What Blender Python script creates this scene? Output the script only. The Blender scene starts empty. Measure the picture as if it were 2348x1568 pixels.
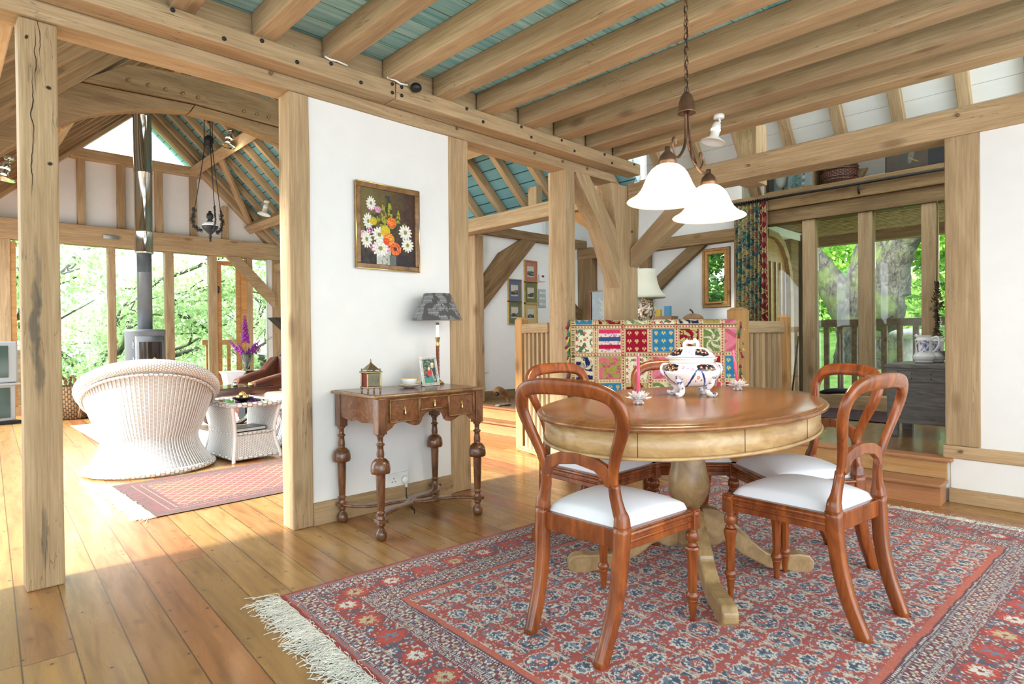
import bpy, bmesh, math, random
import numpy as np
from mathutils import Vector, Matrix
random.seed(7); RNG = np.random.default_rng(11)
PI = math.pi
SC = bpy.context.scene
COL = SC.collection
# ------------------------------------------------------------------ camera
F_PX = 1379.0
def _cam():
    # vanishing points of the two wall directions measured on the frame give the orientation
    a = Vector((2605-1174, -(759-784), -F_PX)).normalized()
    b = Vector((-155-1174, -(785-784), -F_PX)).normalized()
    s = (a+b).normalized(); d = (a-b).normalized()
    a = ((s+d)/math.sqrt(2)); b = ((s-d)/math.sqrt(2)); z = a.cross(b)
    R = Matrix((a, b, z))            # rows are world axes in camera space => camera->world
    cam = bpy.data.cameras.new('camera'); o = bpy.data.objects.new('camera', cam); COL.objects.link(o)
    cam.sensor_width = 36; cam.lens = F_PX/2348*36; cam.clip_start = .05; cam.clip_end = 300
    o.matrix_world = Matrix.Translation((0, 0, 1.04)) @ R.to_4x4()
    SC.camera = o
_cam()
# ------------------------------------------------------------------ light and exposure
SC.view_settings.view_transform = 'Standard'; SC.view_settings.look = 'None'
SC.view_settings.exposure = 0.25; SC.view_settings.gamma = 1; SC.view_settings.use_curve_mapping = False
W = bpy.data.worlds.new('sky'); SC.world = W; W.use_nodes = True
_n = W.node_tree; _bg = _n.nodes['Background']
_bg.inputs[0].default_value = (.87, .95, 1, 1); _bg.inputs[1].default_value = 4.1
def lamp(name, kind, loc, energy, color=(1,1,1), **k):
    l = bpy.data.lights.new(name, kind); l.energy = energy; l.color = color
    for a, v in k.items():
        if a not in ('aim', 'parent'): setattr(l, a, v)
    o = bpy.data.objects.new(name, l); COL.objects.link(o); o.location = loc
    if 'aim' in k: o.rotation_euler = Vector(k['aim']).to_track_quat('-Z', 'Y').to_euler()
    if k.get('parent'): o.parent = k['parent']
    return o
lamp('sun', 'SUN', (-8, 6, 6), 15, (1, .97, .92), angle=math.radians(10), aim=(.90, -.045, -.50))
try:
    SC.cycles.max_bounces = 7; SC.cycles.diffuse_bounces = 4; SC.cycles.glossy_bounces = 3
    SC.cycles.transmission_bounces = 5; SC.cycles.transparent_max_bounces = 12
    SC.cycles.caustics_reflective = False; SC.cycles.caustics_refractive = False
    SC.cycles.sample_clamp_indirect = 6.0
except Exception: pass
# ------------------------------------------------------------------ node helpers
def srgb(r, g, b):
    f = lambda c: (c/255/12.92) if c/255 <= .04045 else ((c/255+.055)/1.055)**2.4
    return (f(r), f(g), f(b), 1)
class NT:
    def __init__(s, name):
        s.m = bpy.data.materials.new(name); s.m.use_nodes = True; s.t = s.m.node_tree
        s.t.nodes.clear(); s.out = s.n('ShaderNodeOutputMaterial'); s.b = s.n('ShaderNodeBsdfPrincipled')
        s.l(s.b.outputs[0], s.out.inputs[0])
    def n(s, ty, **k):
        nd = s.t.nodes.new(ty)
        for a, v in k.items(): setattr(nd, a, v)
        return nd
    def l(s, a, b): s.t.links.new(a, b)
    def put(s, node, key, v):
        i = node.inputs[key]
        if hasattr(v, 'is_output') or isinstance(v, bpy.types.NodeSocket): s.l(v, i)
        else: i.default_value = v
    def math(s, op, a, b=0.0, c=None):
        nd = s.n('ShaderNodeMath', operation=op); s.put(nd, 0, a); s.put(nd, 1, b)
        if c is not None: s.put(nd, 2, c)
        return nd.outputs[0]
    def coord(s, kind='Object', scale=(1,1,1), rot=(0,0,0), rnd=0):
        tc = s.n('ShaderNodeTexCoord'); v = tc.outputs[kind]
        if rnd:
            oi = s.n('ShaderNodeObjectInfo'); vm = s.n('ShaderNodeVectorMath', operation='ADD')
            sc = s.math('MULTIPLY', oi.outputs['Random'], rnd); s.l(v, vm.inputs[0]); s.l(sc, vm.inputs[1]); v = vm.outputs[0]
        mp = s.n('ShaderNodeMapping'); mp.inputs['Scale'].default_value = scale; mp.inputs['Rotation'].default_value = rot
        s.l(v, mp.inputs[0]); return mp.outputs[0]
    def noise(s, vec, scale=5, detail=4, rough=.55, dist=0):
        nd = s.n('ShaderNodeTexNoise'); s.put(nd, 'Vector', vec); nd.inputs['Scale'].default_value = scale
        nd.inputs['Detail'].default_value = detail; nd.inputs['Roughness'].default_value = rough; nd.inputs['Distortion'].default_value = dist
        return nd.outputs[0]
    def voro(s, vec, scale=5, out='Distance', rand=1.0, dim='3D'):
        nd = s.n('ShaderNodeTexVoronoi', voronoi_dimensions=dim); s.put(nd, 'Vector', vec); nd.inputs['Scale'].default_value = scale
        nd.inputs['Randomness'].default_value = rand
        return nd.outputs[out]
    def ramp(s, fac, stops, interp='LINEAR'):
        nd = s.n('ShaderNodeValToRGB'); nd.color_ramp.interpolation = interp; s.l(fac, nd.inputs[0])
        e = nd.color_ramp.elements
        while len(e) < len(stops): e.new(.5)
        for i, (p, c) in enumerate(stops):
            e[i].position = p; e[i].color = c if len(c) == 4 else (*c, 1)
        return nd.outputs[0]
    def mix(s, fac, a, b, mode='MIX'):
        nd = s.n('ShaderNodeMix', data_type='RGBA', blend_type=mode); s.put(nd, 0, fac); s.put(nd, 6, a); s.put(nd, 7, b)
        return nd.outputs[2]
    def bump(s, h, strength=.2, dist=.01):
        nd = s.n('ShaderNodeBump'); nd.inputs['Strength'].default_value = strength; nd.inputs['Distance'].default_value = dist
        s.l(h, nd.inputs['Height']); s.l(nd.outputs[0], s.b.inputs['Normal'])
    def set(s, **k):
        for a, v in k.items(): s.put(s.b, a.replace('_', ' '), v)
        return s
M = {}
def plain(key, col, rough=.5, metal=0, spec=.5, emit=None, es=0, coat=0, trans=0, ior=1.45, noise=0, alpha=1, sub=0):
    t = NT(key); c = col if len(col) == 4 else (*col, 1)
    t.set(Roughness=rough, Metallic=metal)
    t.b.inputs['Specular IOR Level'].default_value = spec
    t.b.inputs['IOR'].default_value = ior
    v = t.coord('Object', rnd=9)
    nz = t.noise(v, 9, 3)
    a = tuple(x*(1-noise) for x in c[:3])+(1,); b = tuple(min(1, x*(1+noise)) for x in c[:3])+(1,)
    t.l(t.ramp(nz, [(.3, a), (.7, b)]), t.b.inputs['Base Color'])
    if emit: t.b.inputs['Emission Color'].default_value = (*emit[:3], 1); t.b.inputs['Emission Strength'].default_value = es
    if coat: t.b.inputs['Coat Weight'].default_value = coat; t.b.inputs['Coat Roughness'].default_value = .08
    if trans: t.b.inputs['Transmission Weight'].default_value = trans
    M[key] = t.m; return t
# oak timber: grain runs along the object's own x axis
def oak(key, lo, hi, rough=.7, crack=.6, gs=1.0, ax=0, marks=()):
    A3 = lambda l, c: tuple(l if i == ax else c for i in range(3))
    t = NT(key)
    v = t.coord('Object', A3(.8, 7*gs), rnd=37)
    g = t.noise(v, 2.0, 4, .5, .7)
    v2 = t.coord('Object', A3(2.6, 85), rnd=37)
    g2 = t.noise(v2, 1.5, 5, .65)
    base = t.ramp(t.math('ADD', t.math('MULTIPLY', g, .45), t.math('MULTIPLY', g2, .55)), [(.36, lo), (.5, tuple((a+b)/2 for a, b in zip(lo, hi))), (.62, hi)])
    oi = t.n('ShaderNodeObjectInfo'); tint = t.ramp(oi.outputs['Random'], [(0, (.84, .84, .82, 1)), (1, (1.1, 1.08, 1.04, 1))])
    base = t.mix(1, base, tint, 'MULTIPLY')
    v3 = t.coord('Object', A3(.55, 8), rnd=51)
    cr = t.noise(v3, 3.1, 3, .5, .6); line = t.math('ABSOLUTE', t.math('SUBTRACT', cr, .5))
    m = t.ramp(line, [(.0, (1, 1, 1, 1)), (.009, (0, 0, 0, 1))])
    gate = t.ramp(t.noise(t.coord('Object', A3(1, 2), rnd=13), 1.6, 2), [(.52, (0, 0, 0, 1)), (.58, (1, 1, 1, 1))])
    m = t.mix(1, m, gate, 'MULTIPLY'); mm = t.mix(crack, (0, 0, 0, 1), m)
    base = t.mix(mm, base, (.06, .035, .018, 1))
    kn = t.voro(t.coord('Object', A3(1.0, 2.4), rnd=29), 1.7)
    km = t.ramp(kn, [(.06, (1, 1, 1, 1)), (.16, (0, 0, 0, 1))]); base = t.mix(t.mix(.55, (0, 0, 0, 1), km), base, (.12, .06, .025, 1))
    if marks:
        pc = t.coord('Object'); sx = t.n('ShaderNodeSeparateXYZ'); t.l(pc, sx.inputs[0]); jn = t.noise(t.coord('Object', (6, 40, 40)), 2, 4, .6)
        wob = t.math('MULTIPLY', t.math('SUBTRACT', t.noise(t.coord('Object', (5, 5, 5)), 2, 2), .5), .03)
        for (mx_, my_, rx_, ry_, col_, st_) in marks:
            a_ = t.math('DIVIDE', t.math('SUBTRACT', sx.outputs[0], mx_), rx_); b__ = t.math('DIVIDE', t.math('SUBTRACT', t.math('ADD', sx.outputs[1], wob), my_), ry_)
            d_ = t.math('ADD', t.math('MULTIPLY', a_, a_), t.math('MULTIPLY', b__, b__)); d_ = t.math('ADD', d_, t.math('MULTIPLY', t.math('SUBTRACT', jn, .5), 1.6 if st_ < .9 else .3))
            base = t.mix(t.ramp(d_, [(.25, (st_,)*3), (1.0, (0, 0, 0))]), base, col_)
    t.l(base, t.b.inputs['Base Color']); t.set(Roughness=rough); t.b.inputs['Specular IOR Level'].default_value = .25
    t.bump(t.math('SUBTRACT', t.math('MULTIPLY', g2, .6), t.math('MULTIPLY', m, 1.0)), .25, .004)
    M[key] = t.m
oak('oak', (.345, .228, .122, 1), (.55, .398, .238, 1))
DK = (.03, .018, .01, 1); SM = (.085, .075, .06, 1)
oak('oak_marked', (.345, .228, .122, 1), (.55, .398, .238, 1), marks=[(1.12, -.022, .20, .022, SM, .75), (.92, -.016, .14, .020, SM, .6), (.22, -.005, .16, .014, SM, .6), (1.30, -.012, .20, .012, SM, .5), (2.30, -.038, .012, .007, DK, 1), (2.11, .034, .010, .012, DK, 1), (1.79, .034, .010, .011, DK, 1), (2.22, -.010, .16, .0022, DK, 1), (2.0, -.020, .20, .0028, DK, 1), (1.78, -.024, .16, .0024, DK, 1), (2.33, .006, .14, .0018, DK, 1)])
oak('oak_y', (.345, .228, .122, 1), (.55, .398, .238, 1), ax=1); oak('oak_z', (.345, .228, .122, 1), (.55, .398, .238, 1), ax=2)
oak('pine_y', (.46, .25, .10, 1), (.60, .38, .18, 1), rough=.4, crack=0, ax=1); oak('pine_pink_y', (.40, .18, .085, 1), (.52, .26, .13, 1), rough=.4, crack=0, ax=1); oak('oak_orange_z', (.38, .20, .075, 1), (.58, .34, .14, 1), crack=0, ax=2)
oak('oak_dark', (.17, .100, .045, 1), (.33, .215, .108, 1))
oak('oak_orange', (.40, .19, .065, 1), (.62, .34, .13, 1), crack=0)
oak('pine', (.46, .25, .10, 1), (.62, .40, .19, 1), rough=.4, crack=0)
oak('pine_pink', (.42, .19, .09, 1), (.56, .29, .15, 1), rough=.45, crack=0)
oak('grey_wood', (.10, .075, .05, 1), (.23, .18, .12, 1))
def wood(key, lo, hi, rough=.2, coat=.5, sc=(2, 14, 14), dist=1.5, kind='Object'):
    t = NT(key); v = t.coord(kind, sc, rnd=17)
    g = t.noise(v, 2.0, 5, .6, dist); mid = tuple((a+b)/2 for a, b in zip(lo, hi))
    t.l(t.ramp(g, [(.3, lo), (.5, mid), (.7, hi)]), t.b.inputs['Base Color'])
    t.set(Roughness=rough); t.b.inputs['Coat Weight'].default_value = coat; t.b.inputs['Coat Roughness'].default_value = .12
    M[key] = t.m
wood('mahogany', (.12, .024, .005, 1), (.36, .092, .016, 1), .24, .2, (9, 9, 2.0), 1.0)
wood('tabletop', (.19, .066, .017, 1), (.35, .14, .04, 1), .22, .1, (2.0, 11, 6), .6)
wood('apron', (.36, .205, .075, 1), (.60, .40, .19, 1), .32, .2, (5, 5, 14), .8)
wood('palewood', (.25, .15, .065, 1), (.49, .33, .155, 1), .38, .15, (5, 5, 5), 1.5)
wood('walnut', (.085, .028, .010, 1), (.25, .095, .030, 1), .25, .3, (7, 7, 7), 2.6)
wood('walnut_leg', (.07, .025, .010, 1), (.23, .095, .038, 1), .22, .35, (9, 9, 3), 1.2)
wood('walnut_edge', (.12, .055, .018, 1), (.34, .18, .065, 1), .3, .3, (9, 3, 9), 1)
wood('blackoak', (.05, .048, .047, 1), (.18, .175, .175, 1), .45, .1, (12, 1.6, 12), 1.5)
wood('darkbrown', (.035, .012, .008, 1), (.09, .035, .02, 1), .2, .4)
plain('white_wall', (.86, .855, .84), .9, noise=.015)
plain('white_board', (.80, .80, .78), .8, noise=.03)
plain('brass', (.75, .55, .25), .3, 1, noise=.1); plain('old_brass', (.34, .27, .13), .38, .85, noise=.35); plain('gold', (.80, .58, .22), .28, .9, noise=.15)
plain('bronze', (.22, .13, .08), .35, .85, noise=.25)
plain('iron', (.03, .03, .032), .45, .5, noise=.1)
plain('pegwood', (.20, .12, .055), .7, noise=.2)
plain('chrome', (.62, .64, .62), .14, 1, noise=.02)
plain('stovegrey', (.17, .19, .21), .4, .3, noise=.06)
plain('glassblack', (.03, .022, .016), .08)
plain('plastic', (.84, .84, .82), .35, noise=.01); plain('silver', (.42, .46, .48), .35, .2)
plain('screen', (.06, .10, .09), .1); plain('cushion', (.88, .88, .93), .85, noise=.02)
plain('porcelain', (.90, .90, .90), .12, coat=.5)
plain('candle', (.80, .10, .22), .35, noise=.05); plain('wick', (.9, .85, .7), .7)
plain('leather', (.10, .035, .02), .32, coat=.2, noise=.2); plain('leather_light', (.50, .30, .20), .4)
plain('fringe', (.80, .76, .68), .95, noise=.12); plain('wax', (.95, .85, .6), .4, emit=(1, .72, .38), es=1.2)
plain('clear_glass', (.9, .95, .93), .06, trans=.92)
plain('rope', (.27, .17, .08), .8, noise=.35)
plain('stone', (.35, .35, .30), .9, noise=.3)
plain('cream', (.78, .76, .62), .8, noise=.02)
plain('bulb', (1, .9, .7), .3, emit=(1, .85, .6), es=14)
plain('ruby', (.25, .01, .01), .3, noise=.6); plain('book_dark', (.03, .04, .05), .3); plain('paper', (.85, .83, .78), .7)
plain('book_blue', (.10, .30, .48), .6); plain('book_yellow', (.62, .44, .06), .6)
plain('purple', (.36, .04, .38), .5, noise=.35); plain('stem', (.16, .32, .06), .6, noise=.3); plain('drygrass', (.48, .46, .24), .8, noise=.2)
plain('green_tassel', (.03, .18, .08), .8); plain('maroon_tassel', (.26, .02, .08), .8); plain('yellow_tassel', (.62, .45, .16), .8)
plain('gourd', (.30, .16, .07), .5, noise=.3); plain('hops', (.10, .075, .035), .9, noise=.5)
plain('crystal', (.97, .93, .94), .08, trans=.25, ior=1.5, spec=.9, coat=.6)
plain('silverbright', (.80, .77, .76), .35, .5, noise=.15)
def opal():
    t = NT('opal'); t.set(Roughness=.3); t.b.inputs['Base Color'].default_value = (.93, .90, .82, 1); t.b.inputs['Emission Color'].default_value = (1, .93, .80, 1); t.b.inputs['Emission Strength'].default_value = .75
    tl = t.n('ShaderNodeBsdfTranslucent'); tl.inputs[0].default_value = (1, .96, .88, 1); mx = t.n('ShaderNodeMixShader'); mx.inputs[0].default_value = .55
    t.l(t.b.outputs[0], mx.inputs[1]); t.l(tl.outputs[0], mx.inputs[2]); t.l(mx.outputs[0], t.out.inputs[0]); M['opal'] = t.m
opal()
def glass():
    t = NT('glass'); t.t.nodes.remove(t.b)
    tr = t.n('ShaderNodeBsdfTransparent'); gl = t.n('ShaderNodeBsdfGlossy'); gl.inputs['Roughness'].default_value = .02
    fr = t.n('ShaderNodeFresnel'); fr.inputs[0].default_value = 1.42
    v = t.coord(); nz = t.noise(v, 3, 2); bp = t.n('ShaderNodeBump'); bp.inputs['Strength'].default_value = .02; t.l(nz, bp.inputs['Height']); t.l(bp.outputs[0], gl.inputs['Normal'])
    tr.inputs[0].default_value = (.95, .98, .97, 1)
    mx = t.n('ShaderNodeMixShader'); t.l(fr.outputs[0], mx.inputs[0]); t.l(tr.outputs[0], mx.inputs[1]); t.l(gl.outputs[0], mx.inputs[2])
    t.l(mx.outputs[0], t.out.inputs[0]); M['glass'] = t.m
glass()
def floor_mat(key, rot, w, cols, rough=.27):
    t = NT(key); p = t.coord('Object', rot=(0, 0, rot))
    sx = t.n('ShaderNodeSeparateXYZ'); t.l(p, sx.inputs[0]); X, Y = sx.outputs[0], sx.outputs[1]
    bx = t.math('DIVIDE', t.math('ADD', X, .013), w); bid = t.math('FLOOR', bx); fx = t.math('FRACT', bx)
    wn = t.n('ShaderNodeTexWhiteNoise', noise_dimensions='1D'); t.l(bid, wn.inputs['W'])
    yo = t.math('ADD', t.math('DIVIDE', Y, 2.9), t.math('MULTIPLY', wn.outputs[0], 7.3)); eid = t.math('FLOOR', yo); fy = t.math('FRACT', yo)
    wn2 = t.n('ShaderNodeTexWhiteNoise', noise_dimensions='1D'); t.l(t.math('ADD', t.math('MULTIPLY', bid, 3.7), t.math('MULTIPLY', eid, 9.1)), wn2.inputs['W'])
    col = t.ramp(wn2.outputs[0], cols)
    cb = t.n('ShaderNodeCombineXYZ'); t.l(t.math('MULTIPLY', X, 11), cb.inputs[0]); t.l(t.math('ADD', t.math('MULTIPLY', Y, 1.1), t.math('MULTIPLY', wn2.outputs[0], 40)), cb.inputs[1]); t.l(t.math('MULTIPLY', bid, 5.1), cb.inputs[2])
    g = t.noise(cb.outputs[0], 2.4, 5, .55, .45)
    col = t.mix(1, col, t.ramp(g, [(.3, (.66, .60, .52, 1)), (.5, (1, .98, .95, 1)), (.72, (1.18, 1.14, 1.08, 1))]), 'MULTIPLY')
    seam = t.math('MULTIPLY', t.math('SUBTRACT', .5, t.math('ABSOLUTE', t.math('SUBTRACT', fx, .5))), w)
    sm = t.ramp(seam, [(.0, (1, 1, 1, 1)), (.0012, (1, 1, 1, 1)), (.0024, (0, 0, 0, 1))])
    ey = t.math('MULTIPLY', t.math('SUBTRACT', .5, t.math('ABSOLUTE', t.math('SUBTRACT', fy, .5))), 2.9)
    em = t.ramp(ey, [(.0, (1, 1, 1, 1)), (.0015, (1, 1, 1, 1)), (.003, (0, 0, 0, 1))])
    sm = t.mix(1, sm, em, 'LIGHTEN')
    col = t.mix(sm, col, (.05, .022, .01, 1))
    vn = t.voro(p, 5.2, dim='2D'); nm = t.ramp(vn, [(.018, (1, 1, 1, 1)), (.030, (0, 0, 0, 1))])
    halo = t.ramp(vn, [(.02, (.35, .35, .35, 1)), (.11, (0, 0, 0, 1))])
    col = t.mix(halo, col, (.16, .10, .06, 1)); col = t.mix(nm, col, (.015, .012, .012, 1))
    kn = t.voro(t.coord('Object', (1, .6, 1), rot=(0, 0, rot)), 2.9, dim='2D'); col = t.mix(t.ramp(kn, [(.02, (.7, .7, .7, 1)), (.065, (0, 0, 0, 1))]), col, (.20, .085, .03, 1))
    t.l(col, t.b.inputs['Base Color']); t.put(t.b, 'Roughness', t.ramp(g, [(.2, (rough*1.4,)*3), (.8, (rough*.8,)*3)]))
    t.b.inputs['Coat Weight'].default_value = .25; t.b.inputs['Coat Roughness'].default_value = .15
    t.bump(g, .05, .002)
    M[key] = t.m
FC = [(0, (.33, .180, .060, 1)), (.3, (.41, .235, .086, 1)), (.55, (.36, .20, .070, 1)), (.72, (.35, .14, .052, 1)), (1, (.37, .17, .062, 1))]
floor_mat('boards', math.radians(2.9), .1435, FC)
floor_mat('boards_upper', math.radians(90), .135, [(0, (.22, .12, .05, 1)), (1, (.30, .17, .07, 1))], .22)
def boards(key, lo, hi, w, axis, seamcol, rough=.7, streak=(1.2, 30), seamw=.0035):
    # painted boards: seams every w along `axis` (0=x,1=y), streaks across
    t = NT(key); p = t.coord('Object'); sx = t.n('ShaderNodeSeparateXYZ'); t.l(p, sx.inputs[0]); A = sx.outputs[axis]
    bx = t.math('DIVIDE', A, w); bid = t.math('FLOOR', bx); fx = t.math('FRACT', bx)
    wn = t.n('ShaderNodeTexWhiteNoise', noise_dimensions='1D'); t.l(bid, wn.inputs['W'])
    sc = [streak[0]]*3; sc[axis] = streak[1]
    g = t.noise(t.coord('Object', tuple(sc)), 1.3, 5, .65)
    f = t.math('ADD', t.math('MULTIPLY', g, .85), t.math('MULTIPLY', wn.outputs[0], .18))
    col = t.ramp(f, [(.32, lo), (.72, hi)])
    d = t.math('MULTIPLY', t.math('SUBTRACT', .5, t.math('ABSOLUTE', t.math('SUBTRACT', fx, .5))), w)
    sm = t.ramp(d, [(0, (1, 1, 1, 1)), (seamw*.6, (1, 1, 1, 1)), (seamw, (0, 0, 0, 1))])
    t.l(t.mix(sm, col, seamcol), t.b.inputs['Base Color']); t.set(Roughness=rough); t.b.inputs['Specular IOR Level'].default_value = .2
    t.bump(t.math('MULTIPLY', sm, -1.0), .4, .004); M[key] = t.m
boards('teal_ceiling', (.10, .38, .44, 1), (.52, .80, .82, 1), .16, 1, (.03, .07, .08, 1), streak=(1.0, 26))
boards('teal_roof', (.13, .31, .35, 1), (.20, .40, .44, 1), .13, 0, (.02, .06, .07, 1), streak=(.8, 5), seamw=.007)
boards('pale_roof', (.55, .55, .50, 1), (.66, .66, .61, 1), .13, 0, (.12, .12, .10, 1), streak=(.8, 5))
boards('white_roof', (.78, .79, .77, 1), (.86, .87, .85, 1), .17, 0, (.35, .36, .36, 1), streak=(.8, 5))
boards('slat', (.34, .20, .09, 1), (.52, .33, .16, 1), .07, 0, (.03, .018, .01, 1), seamw=.016, streak=(.8, 8))
def weave(key, c1, c2, su, sv, bump=.6, dark=(.2, .2, .2, 1)):
    t = NT(key); tc = t.n('ShaderNodeTexCoord'); sx = t.n('ShaderNodeSeparateXYZ'); t.l(tc.outputs['UV'], sx.inputs[0])
    u = t.math('MULTIPLY', sx.outputs[0], su); v = t.math('MULTIPLY', sx.outputs[1], sv)
    cu = t.math('ABSOLUTE', t.math('SINE', t.math('MULTIPLY', u, PI)))
    par = t.math('MODULO', t.math('FLOOR', u), 2.0)
    sv_ = t.math('ABSOLUTE', t.math('SINE', t.math('MULTIPLY', t.math('ADD', v, t.math('MULTIPLY', par, .5)), PI)))
    h = t.math('MULTIPLY', t.math('POWER', cu, .6), t.math('POWER', sv_, .7))
    t.l(t.ramp(h, [(.12, dark), (.30, c1), (.8, c2)]), t.b.inputs['Base Color']); t.set(Roughness=.55); t.bump(h, bump, .006); M[key] = t.m
weave('wicker', (.62, .62, .60, 1), (.86, .86, .85, 1), 1, 1, .5, (.16, .15, .14, 1))
weave('basketweave', (.12, .07, .03, 1), (.30, .19, .09, 1), 1, 1, .8, (.035, .018, .008, 1))
weave('barrelweave', (.05, .012, .006, 1), (.14, .045, .02, 1), 1, 1, .8, (.008, .004, .003, 1))
def attr_mat(key, rough=.8, bump=0, coat=0, nz=.0, bscale=300):
    t = NT(key); a = t.n('ShaderNodeAttribute'); a.attribute_name = 'Col'; c = a.outputs[0]
    if nz:
        n1 = t.noise(t.coord('Object'), bscale, 3, .6); c = t.mix(1, c, t.ramp(n1, [(.25, (1-nz,)*3), (.75, (1+nz*.6,)*3)]), 'MULTIPLY')
        if bump: t.bump(n1, bump, .004)
    t.l(c, t.b.inputs['Base Color']); t.set(Roughness=rough)
    if rough > .85: t.b.inputs['Sheen Weight'].default_value = .15; t.b.inputs['Specular IOR Level'].default_value = .15
    if coat: t.b.inputs['Coat Weight'].default_value = coat; t.b.inputs['Coat Roughness'].default_value = .05
    M[key] = t.m
attr_mat('rug_pile', .95, .5, nz=.35, bscale=260); attr_mat('fabric', .9, .25, nz=.18, bscale=350)
attr_mat('paint', .5, .4, nz=.25, bscale=120); attr_mat('print', .35, coat=.3); attr_mat('glaze', .12, coat=.8)
def foliage(key, a, b, tr=.4):
    t = NT(key); t.t.nodes.remove(t.b); oi = t.n('ShaderNodeNewGeometry')
    c = t.ramp(oi.outputs['Random Per Island'], [(0, a), (1, b)])
    d = t.n('ShaderNodeBsdfDiffuse'); r = t.n('ShaderNodeBsdfTranslucent'); mx = t.n('ShaderNodeMixShader'); mx.inputs[0].default_value = tr
    t.l(c, d.inputs[0]); t.l(c, r.inputs[0]); t.l(d.outputs[0], mx.inputs[1]); t.l(r.outputs[0], mx.inputs[2]); t.l(mx.outputs[0], t.out.inputs[0]); M[key] = t.m
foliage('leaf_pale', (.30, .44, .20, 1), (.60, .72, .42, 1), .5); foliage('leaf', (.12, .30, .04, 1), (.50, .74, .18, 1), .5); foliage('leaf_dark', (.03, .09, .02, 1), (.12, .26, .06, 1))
def bark():
    t = NT('bark'); v = t.coord('Object', (1, 1, .45)); n1 = t.noise(v, 17, 7, .75, .8); n2 = t.noise(t.coord('Object'), 2.2, 3)
    c = t.ramp(n1, [(.36, (.012, .011, .009, 1)), (.5, (.075, .07, .055, 1)), (.68, (.17, .165, .13, 1))])
    c = t.mix(t.ramp(n2, [(.5, (0, 0, 0, 1)), (.65, (.6, .6, .6, 1))]), c, (.16, .22, .06, 1))
    t.l(c, t.b.inputs['Base Color']); t.set(Roughness=.95); t.bump(n1, 1, .05); M['bark'] = t.m
bark()
def grass_m():
    t = NT('grass'); n1 = t.noise(t.coord('Object'), 3, 6, .7)
    t.l(t.ramp(n1, [(.3, (.05, .13, .02, 1)), (.7, (.22, .38, .08, 1))]), t.b.inputs['Base Color']); t.set(Roughness=1); M['grass'] = t.m
grass_m()
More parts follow.
